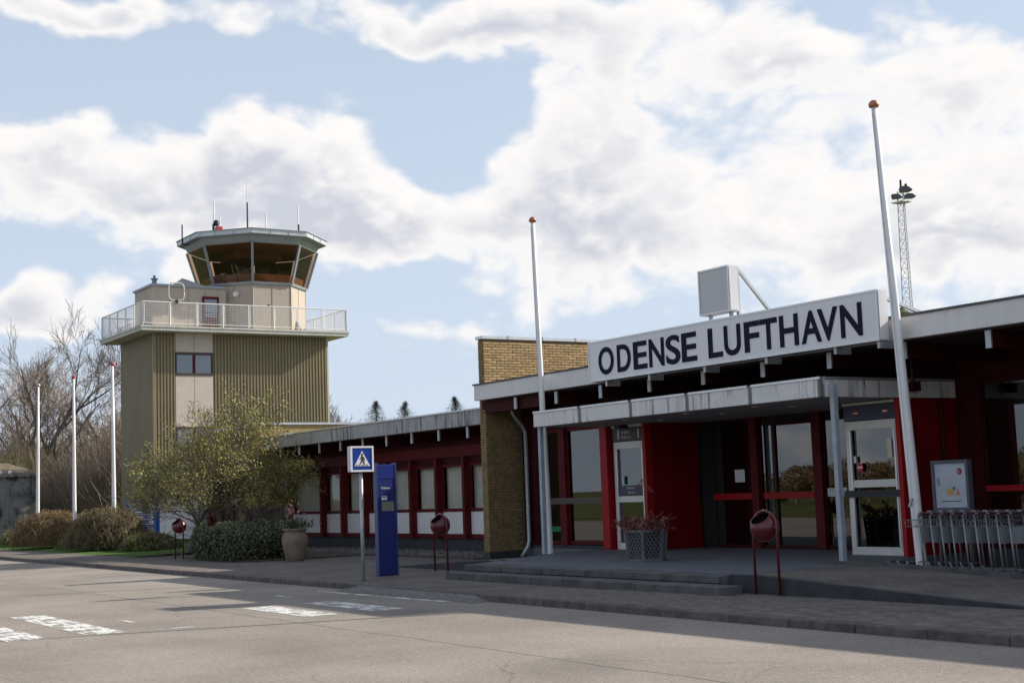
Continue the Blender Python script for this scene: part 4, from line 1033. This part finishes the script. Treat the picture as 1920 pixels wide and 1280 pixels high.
def flood(off, yaw, sc=1.):
    m = MB(); prof = [(-.32,.15),(-.25,.23),(0,.25),(.3,.22),(.62,-.05),(.35,-.16),(-.30,-.14)]
    m.prism([(x*sc, z*sc) for x, z in prof], 1, -.28*sc, .28*sc)
    o = bpy.data.objects.new('floodlight', m.mesh('floodlight', mat('flood_housing', (.09,.09,.105), .5))); COL.objects.link(o); o.parent = MST; o.location = Vector(off)-wloc(MST); o.rotation_euler.z = yaw
    l = bpy.data.objects.new('lens', MB().box(-.25*sc,.36*sc,-.24*sc,.24*sc,-.175*sc,-.158*sc).mesh('lens', mat('flood_glass', (.10,.12,.03), .2))); COL.objects.link(l); l.parent = o
flood((mx+.12,my,12.22), R_(48), .50); flood((mx-.12,my-.2,11.98), R_(35), .42); flood((mx+.16,my+.2,11.98), R_(58), .42)
part('top_fitting', MB().tube([(mx,my,12.2),(mx,my,12.62)], .04, 8).tube([(mx+.15,my+.1,12.3),(mx+.15,my+.1,12.45)], .05, 8), black, MST)
part('lower_lamp', MB().lathe([(.38,0),(.40,.05),(.16,.20),(.05,.3)], (mx+.0,my-.4,7.55), 12), mat('flood_glass', (.10,.12,.03), .2), MST)

# ------------------------------------------------------------------ vegetation
def branch_tree(h, seed, lean=0., depth=4, r0=.3, spread=.75, twig_n=6, trunk_frac=.28, up=.06, minr=.010):
    rng = random.Random(seed); tr = MB(); tw_ = MB(); tips = []
    def grow(p, d, L, r, lev):
        n = 5 if lev < 2 else (4 if lev == 2 else 3); pts = [p.copy()]; rad = [r]; dirs = []
        for i in range(n):
            d = (d+Vector((rng.gauss(0,.13),rng.gauss(0,.13),rng.gauss(0,.10)+up))).normalized(); p = p+d*(L/n); pts.append(p.copy()); rad.append(max(minr*.6, r*(1-.75*(i+1)/n))); dirs.append(d.copy())
        (tr if lev < 2 else tw_).tube(pts, rad, 7 if lev == 0 else (5 if lev == 1 else 3), cap=False)
        if lev >= depth: tips.append((pts[-1], d)); tips.append((pts[1], d)); return
        k = twig_n if lev else twig_n+2
        for j in range(k):
            t = (trunk_frac if lev == 0 else .22)+(1-(trunk_frac if lev == 0 else .22))*(j+rng.random()*.8)/k
            t = min(t, .98); i = min(int(t*n), n-1); f = t*n-i; q = pts[i].lerp(pts[i+1], f)
            ax = dirs[i]; e = ax.orthogonal().normalized(); e.rotate(Matrix.Rotation(rng.uniform(0,6.283), 3, ax))
            sp = spread*rng.uniform(.6,1.25); nd = (ax*math.cos(sp)+e*math.sin(sp)).normalized()
            rr = max(minr, (rad[i]*(1-f)+rad[i+1]*f)*rng.uniform(.45,.65))
            grow(q, nd, L*rng.uniform(.48,.72)*(1.08-.33*t), rr, lev+1)
    grow(Vector((0,0,0)), Vector((lean,lean*.3,1)).normalized(), h*.72, r0, 0)
    return tr, tw_, tips
def place_tree(name, proto, label, cat, loc, rz=0, sc=1., group=None):
    o = thing(name, label, cat, loc, group)
    for nm, me in proto:
        c = bpy.data.objects.new(nm, me); COL.objects.link(c); c.parent = o
    o.rotation_euler.z = rz; o.scale = (sc, sc, sc); return o
protos = []
for sd, lean in ((3,.05),(11,-.12),(23,.15)):
    tr, tw_, tips = branch_tree(12.5, sd, lean, depth=4, r0=.34, spread=.60, twig_n=6, trunk_frac=.14, up=.06, minr=.013)
    protos.append((('trunk', tr.mesh('trunk', barkM, smooth=True)), ('crown', tw_.mesh('crown', twigM))))
spots = [(-91,22,0,.4,1.02),(-99,23.5,1,1.2,.95),(-84,25.5,2,2.2,.98),(-92,29,0,3.9,.88),(-100,31.5,1,5.0,1.0),(-108,25,2,.9,1.0),(-82,30,1,2.9,.82),(-118,27,1,3.3,1.05)]
tl = ['tall bare tree leaning out beside the concrete hut', 'bare tree with forked trunk behind the middle flagpole', 'bare tree standing closest to the olive tower wall']
for i, (x, y, k, rz, sc) in enumerate(spots):
    place_tree('bare_tree', protos[k], tl[i] if i < 3 else 'bare brown tree deep in the wood behind the flagpoles', 'tree', (x,y,.1), rz, sc, 'bare trees of the wood behind the flagpoles')
def twig_bush(n, rx, h, seed, weep=True, seg=6, r=.007, m=None):
    rng = random.Random(seed); mb = MB()
    for i in range(n):
        a = rng.uniform(0,6.283); ca, sa = math.cos(a), math.sin(a)
        if weep:      # arching shoots: up from the middle, over, and down to the ground
            r0_ = rx*.75*rng.random()**.7; z0 = h*math.sqrt(max(.02, 1-(r0_/rx)**2))*rng.uniform(.55,.98); R1 = min(rx*rng.uniform(.85,1.08), r0_+rx*rng.uniform(.25,.7)); zend = rng.uniform(.0,.5)*z0; tw1 = rng.gauss(0,.8)
            pts = []
            for k in range(seg+1):
                t = k/seg; rr_ = r0_+(R1-r0_)*t**.8; b_ = a+tw1*t
                pts.append((rr_*math.cos(b_)+rng.gauss(0,.06), rr_*math.sin(b_)+rng.gauss(0,.06), max(.03, z0+(zend-z0)*t**1.8+.22*h*t*(1-t)+rng.gauss(0,.055))))
        else:
            q = rx*math.sqrt(rng.random())*.8; p = Vector((q*ca, q*sa, 0 if rng.random() < .5 else h*rng.uniform(0,.55))); pts = [p]; b_ = rng.uniform(0,6.283)
            d = Vector((math.cos(b_)*rng.uniform(.1,.9), math.sin(b_)*rng.uniform(.1,.9), 1)).normalized(); L = h*rng.uniform(.3,.75)/seg
            for k in range(seg):
                d = (d+Vector((rng.gauss(0,.2), rng.gauss(0,.2), rng.gauss(0,.12)))).normalized(); p = p+d*L; pts.append(p)
        mb.tube(pts, [r]*seg+[r*.5], 3, cap=False)
    return mb
def bush(name, label, cat, loc, mb, m, leaves=None, group=None, lm=None, sc=(1,1,1)):
    o = thing(name, label, cat, loc, group)
    c = bpy.data.objects.new('twigs', mb.mesh('twigs', m)); COL.objects.link(c); c.parent = o
    if leaves: c = bpy.data.objects.new('foliage', leaves.mesh('foliage', lm)); COL.objects.link(c); c.parent = o
    o.scale = sc; return o
def dome_leaves(n, rx, h, seed, size):
    st = random.getstate(); random.seed(seed); mb = MB()
    def f():
        a = random.uniform(0,6.283); r = rx*math.sqrt(random.random()); z = h*max(0., 1-(r/rx)**2)**.5*random.uniform(.35,1.0); return (r*math.cos(a), r*math.sin(a), max(.05, z))
    leaf_cloud(mb, f, n, size); random.setstate(st); return mb
bush('weeping_shrub', 'golden brown weeping shrub nearer the concrete hut', 'shrub', (-57.6,15.0,.12), twig_bush(1500,1.6,1.5,5,r=.008), twigG, dome_leaves(2600,1.65,1.5,1,.04), 'weeping shrubs on the lawn', leafO)
bush('weeping_shrub', 'larger brown weeping shrub in front of the blue direction board', 'shrub', (-51.2,15.25,.12), twig_bush(1500,1.4,1.6,6,r=.008), mat('twig_russet', (.14,.108,.055), .9, var=.4, vscale=1.5), dome_leaves(2400,1.4,1.55,2,.04), 'weeping shrubs on the lawn', leafO)
for i, (x, y, rx, h, lab) in enumerate(((-63,15.8,1.9,.85,'low olive shrub at the foot of the concrete hut'),(-53.8,15.6,1.5,.75,'low olive shrub between the two weeping shrubs'),(-48.4,15.9,1.1,.6,'low olive shrub spreading toward the blue board'))):
    bush('low_shrub', lab, 'shrub', (x,y,.12), twig_bush(900,rx,h,40+i,False,r=.008), twigO, dome_leaves(3500,rx,h,50+i,.05), None, mat('leaf_olive', (.13,.125,.035), .7, var=.4, vscale=2))
# undergrowth of the wood
ug = [twig_bush(2600,3.2,4.6,70+i,False,seg=5,r=.013) for i in range(3)]
um = [u_.mesh('twigs', twigM) for u_ in ug]; uo = [u_.mesh('twigs', twigO) for u_ in ug]
k = 0
for x, y, s in ((-80,22.5,1.0),(-86,20.2,.9),(-92,19.5,1.0),(-97,22,1.1),(-103,20,1.0),(-76,24,1.1),(-84,26.5,1.15),(-91,27.5,1.2),(-98,28.5,1.2),(-107,26.5,1.2),(-116,24,1.3),(-78,28,1.25),(-87,32.5,1.3),(-95,34,1.35),(-73,31,1.2),(-104,35,1.3),(-125,30,1.5),(-115,36,1.5)):
    o = thing('bare_bush', 'tangled bare bush in the undergrowth behind the flagpoles', 'bush', (x,y,.1), 'undergrowth of the bare wood')
    c = bpy.data.objects.new('twigs', (uo if k % 3 == 1 else um)[k % 3]); COL.objects.link(c); c.parent = o; o.rotation_euler.z = k*1.7; o.scale = (s,s,s*(1+.2*(k % 2))); k += 1
mb = MB()
rng = random.Random(99)
for i in range(26000):
    x = rng.uniform(-190,-95); y = rng.uniform(30,75); h = rng.uniform(1,6)*(.6+.4*math.sin(x*.2)**2); p = Vector((x,y,0)); d = Vector((rng.gauss(0,.25),rng.gauss(0,.25),1))
    mb.add([p+Vector((-.03,0,0)), p+Vector((.03,0,0)), p+d*h], [(0,1,2)])
o = part('far_thicket', mb, twigM, None); tag(o, 'far brown thicket forming the depth of the wood', 'thicket'); o['kind'] = 'stuff'

# leafing tree by the wing
tr, tw_, tips = branch_tree(4.6, 31, 0., depth=4, r0=.10, spread=.80, twig_n=5, trunk_frac=.10, up=.035, minr=.006)
LT = thing('leafing_tree', 'multi stemmed small tree in fresh yellow green leaf behind the hedge', 'tree', (-41.9,16.3,.12))
stems = MB(); twg = MB(); lv = MB(); rng = random.Random(77)
st_ = random.getstate(); random.seed(5)
for sidx in range(11):
    a = sidx*2.4+rng.uniform(-.3,.3); tr, tw_, tips = branch_tree((4.7,4.6,4.5,4.3,4.4,4.3,4.1,4.2,4.0,4.4,4.2)[sidx]*(.74 if math.cos(a)*.54+math.sin(a)*.84 > .35 and sidx else .95), 100+sidx, 0., depth=3, r0=.06, spread=.62, twig_n=7, trunk_frac=.28, up=.04, minr=.0075)
    til = (.05,.30,.34,.55,.60,.66,.80,.86,.90,.45,.75)[sidx]; M_ = Matrix.Rotation(til, 4, Vector((-math.sin(a), math.cos(a), 0)))
    off = Vector((-41.9+.15*math.cos(a), 16.3+.15*math.sin(a), .12))
    for src, dst in ((tr, stems), (tw_, twg)): dst.add([M_@Vector(v)+off for v in src.v], src.f)
    for p, d in tips:
        q0 = M_@p+off
        if q0.z < 1.5: continue
        leaf_cloud(lv, lambda: q0+Vector((random.gauss(0,.07),random.gauss(0,.07),random.gauss(0,.07))), 4 if q0.y < 17.0 else 6, .034)
part('trunk', stems, barkL, LT, smooth=True); part('twigs', twg, barkM, LT); part('crown', lv, leafY, LT)
ST = thing('small_bare_tree', 'small bare tree with twiggy crown left of the leafing tree', 'tree', (-43.3,15.5,.12))
tr, tw_, tips = branch_tree(3.6, 55, 0., depth=4, r0=.10, spread=.7, twig_n=5, trunk_frac=.30, up=.05, minr=.006)
off = Vector((-43.3,15.5,.12)); a_ = MB().add([Vector(v)+off for v in tr.v], tr.f); b_ = MB().add([Vector(v)+off for v in tw_.v], tw_.f)
part('trunk', a_, barkM, ST, smooth=True); part('crown', b_, twigM, ST)
# clipped hedge
HG = thing('clipped_hedge', 'dark clipped evergreen hedge between the red bin and the urn', 'hedge', (-36.6,14.7,.1))
mb = MB()
def hp():
    while True:
        x, y, z = random.uniform(-1,1), random.uniform(-1,1), random.uniform(0,1)
        if abs(x)**8+abs(y)**8+z**8 < 1 and max(abs(x), abs(y), z) > .62: break
    return (-36.6+x*1.75, 14.75+y*1.10, .12+z*(.92+.09*math.sin(x*5)+.07*math.sin(y*7+1)))
leaf_cloud(mb, hp, 16000, .042); part('foliage', mb, leafD, HG)
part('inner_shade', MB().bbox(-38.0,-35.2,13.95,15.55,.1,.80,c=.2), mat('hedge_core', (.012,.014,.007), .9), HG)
random.setstate(st_)
# conifers and bare tops far behind the wing
def conifer(h, seed):
    rng = random.Random(seed); mb = MB(); z = h*.08
    while z < h*.99:
        R = min(2.6, (h-z)*1.0+.05)
        for k in range(11):
            a = rng.uniform(0,6.283); L = R*rng.uniform(.6,1.1); d = Vector((math.cos(a), math.sin(a), rng.uniform(-.25,.15)))
            for j in range(7):
                t = (j+1)/7; p = Vector((0,0,z))+d*L*t+Vector((0,0,-.12*L*t*t+.10*L*t**3))
                for q in range(3): s = .26*(1.15-t*.5); e = Vector((rng.gauss(0,1),rng.gauss(0,1),rng.gauss(0,.5))).normalized(); b = Vector((0,0,1)).cross(e)*.35; mb.add([p, p+e*s+b*s*.3, p+e*s*1.4, p+e*s-b*s*.3], [(0,1,2,3)])
        z += h*.026 if z < h*.8 else h*.018
    t = MB().tube([(0,0,0),(0,0,h)], [.16,.02], 6); return (('trunk', t.mesh('trunk', barkM)), ('crown', mb.mesh('crown', needle)))
cf = conifer(10.6, 3)
for x, y, s, lab in ((-117.2,60,1.0,'broad dark spruce top showing above the wing roof'),(-112.4,60.5,.96,'narrower dark spruce beside the broad one above the wing roof'),(-102.6,60,.93,'lone dark spruce top near the brick fin')):
    place_tree('spruce', cf, lab, 'tree', (x,y,-.05), x, s, 'spruces beyond the roofs')
tr, tw_, tips = branch_tree(10, 9, 0., depth=4, r0=.16, spread=.4, twig_n=5, trunk_frac=.3, up=.1, minr=.02)
bp_ = (('trunk', tr.mesh('trunk', barkL)), ('crown', tw_.mesh('crown', twigM)))
for x, y, s in ((-130,60,.98),(-127.6,60.5,.95)): place_tree('bare_tree', bp_, 'thin bare tree tops above the roof right of the tower', 'tree', (x,y,-.05), x, s, 'bare tree tops beyond the roof')
# planting across the road, behind the camera: it shows in the panes
rng = random.Random(4)
def leafy(h, rx, seed, m):
    st = random.getstate(); random.seed(seed); mb = MB(); cl = [(random.uniform(-.6,.6)*rx, random.uniform(-.6,.6)*rx, random.uniform(.35,.8)*h, random.uniform(.35,.6)*rx) for i in range(9)]
    def f():
        c = random.choice(cl); v = Vector((random.gauss(0,1),random.gauss(0,1),random.gauss(0,1))).normalized()*c[3]*random.uniform(.75,1.05); return (c[0]+v.x, c[1]+v.y, max(.1, c[2]+v.z))
    leaf_cloud(mb, f, 4500, .14); random.setstate(st); t = MB().tube([(0,0,0),(.1,0,h*.5)], [.2,.1], 6)
    return (('trunk', t.mesh('trunk', barkM)), ('crown', mb.mesh('crown', m)))
lp_ = [leafy(3.6,2.4,1,leafO), leafy(3.0,2.8,2,mat('leaf_olive2', (.14,.12,.04), .7, var=.4)), leafy(4.6,3,3,leafO)]
labs_ = ['orange brown tree on the verge across the road', 'olive bush on the verge across the road', 'bigger russet tree on the verge across the road']
for i in range(16):
    place_tree(['verge_tree','verge_bush','verge_tree'][i % 3], lp_[i % 3], labs_[i % 3], ['tree','bush','tree'][i % 3], (-20-i*5.5+rng.uniform(-1,1), -27-i*1.3+rng.uniform(-4,4), -.05), i*1.3, rng.uniform(.6,.85), 'planting across the road')
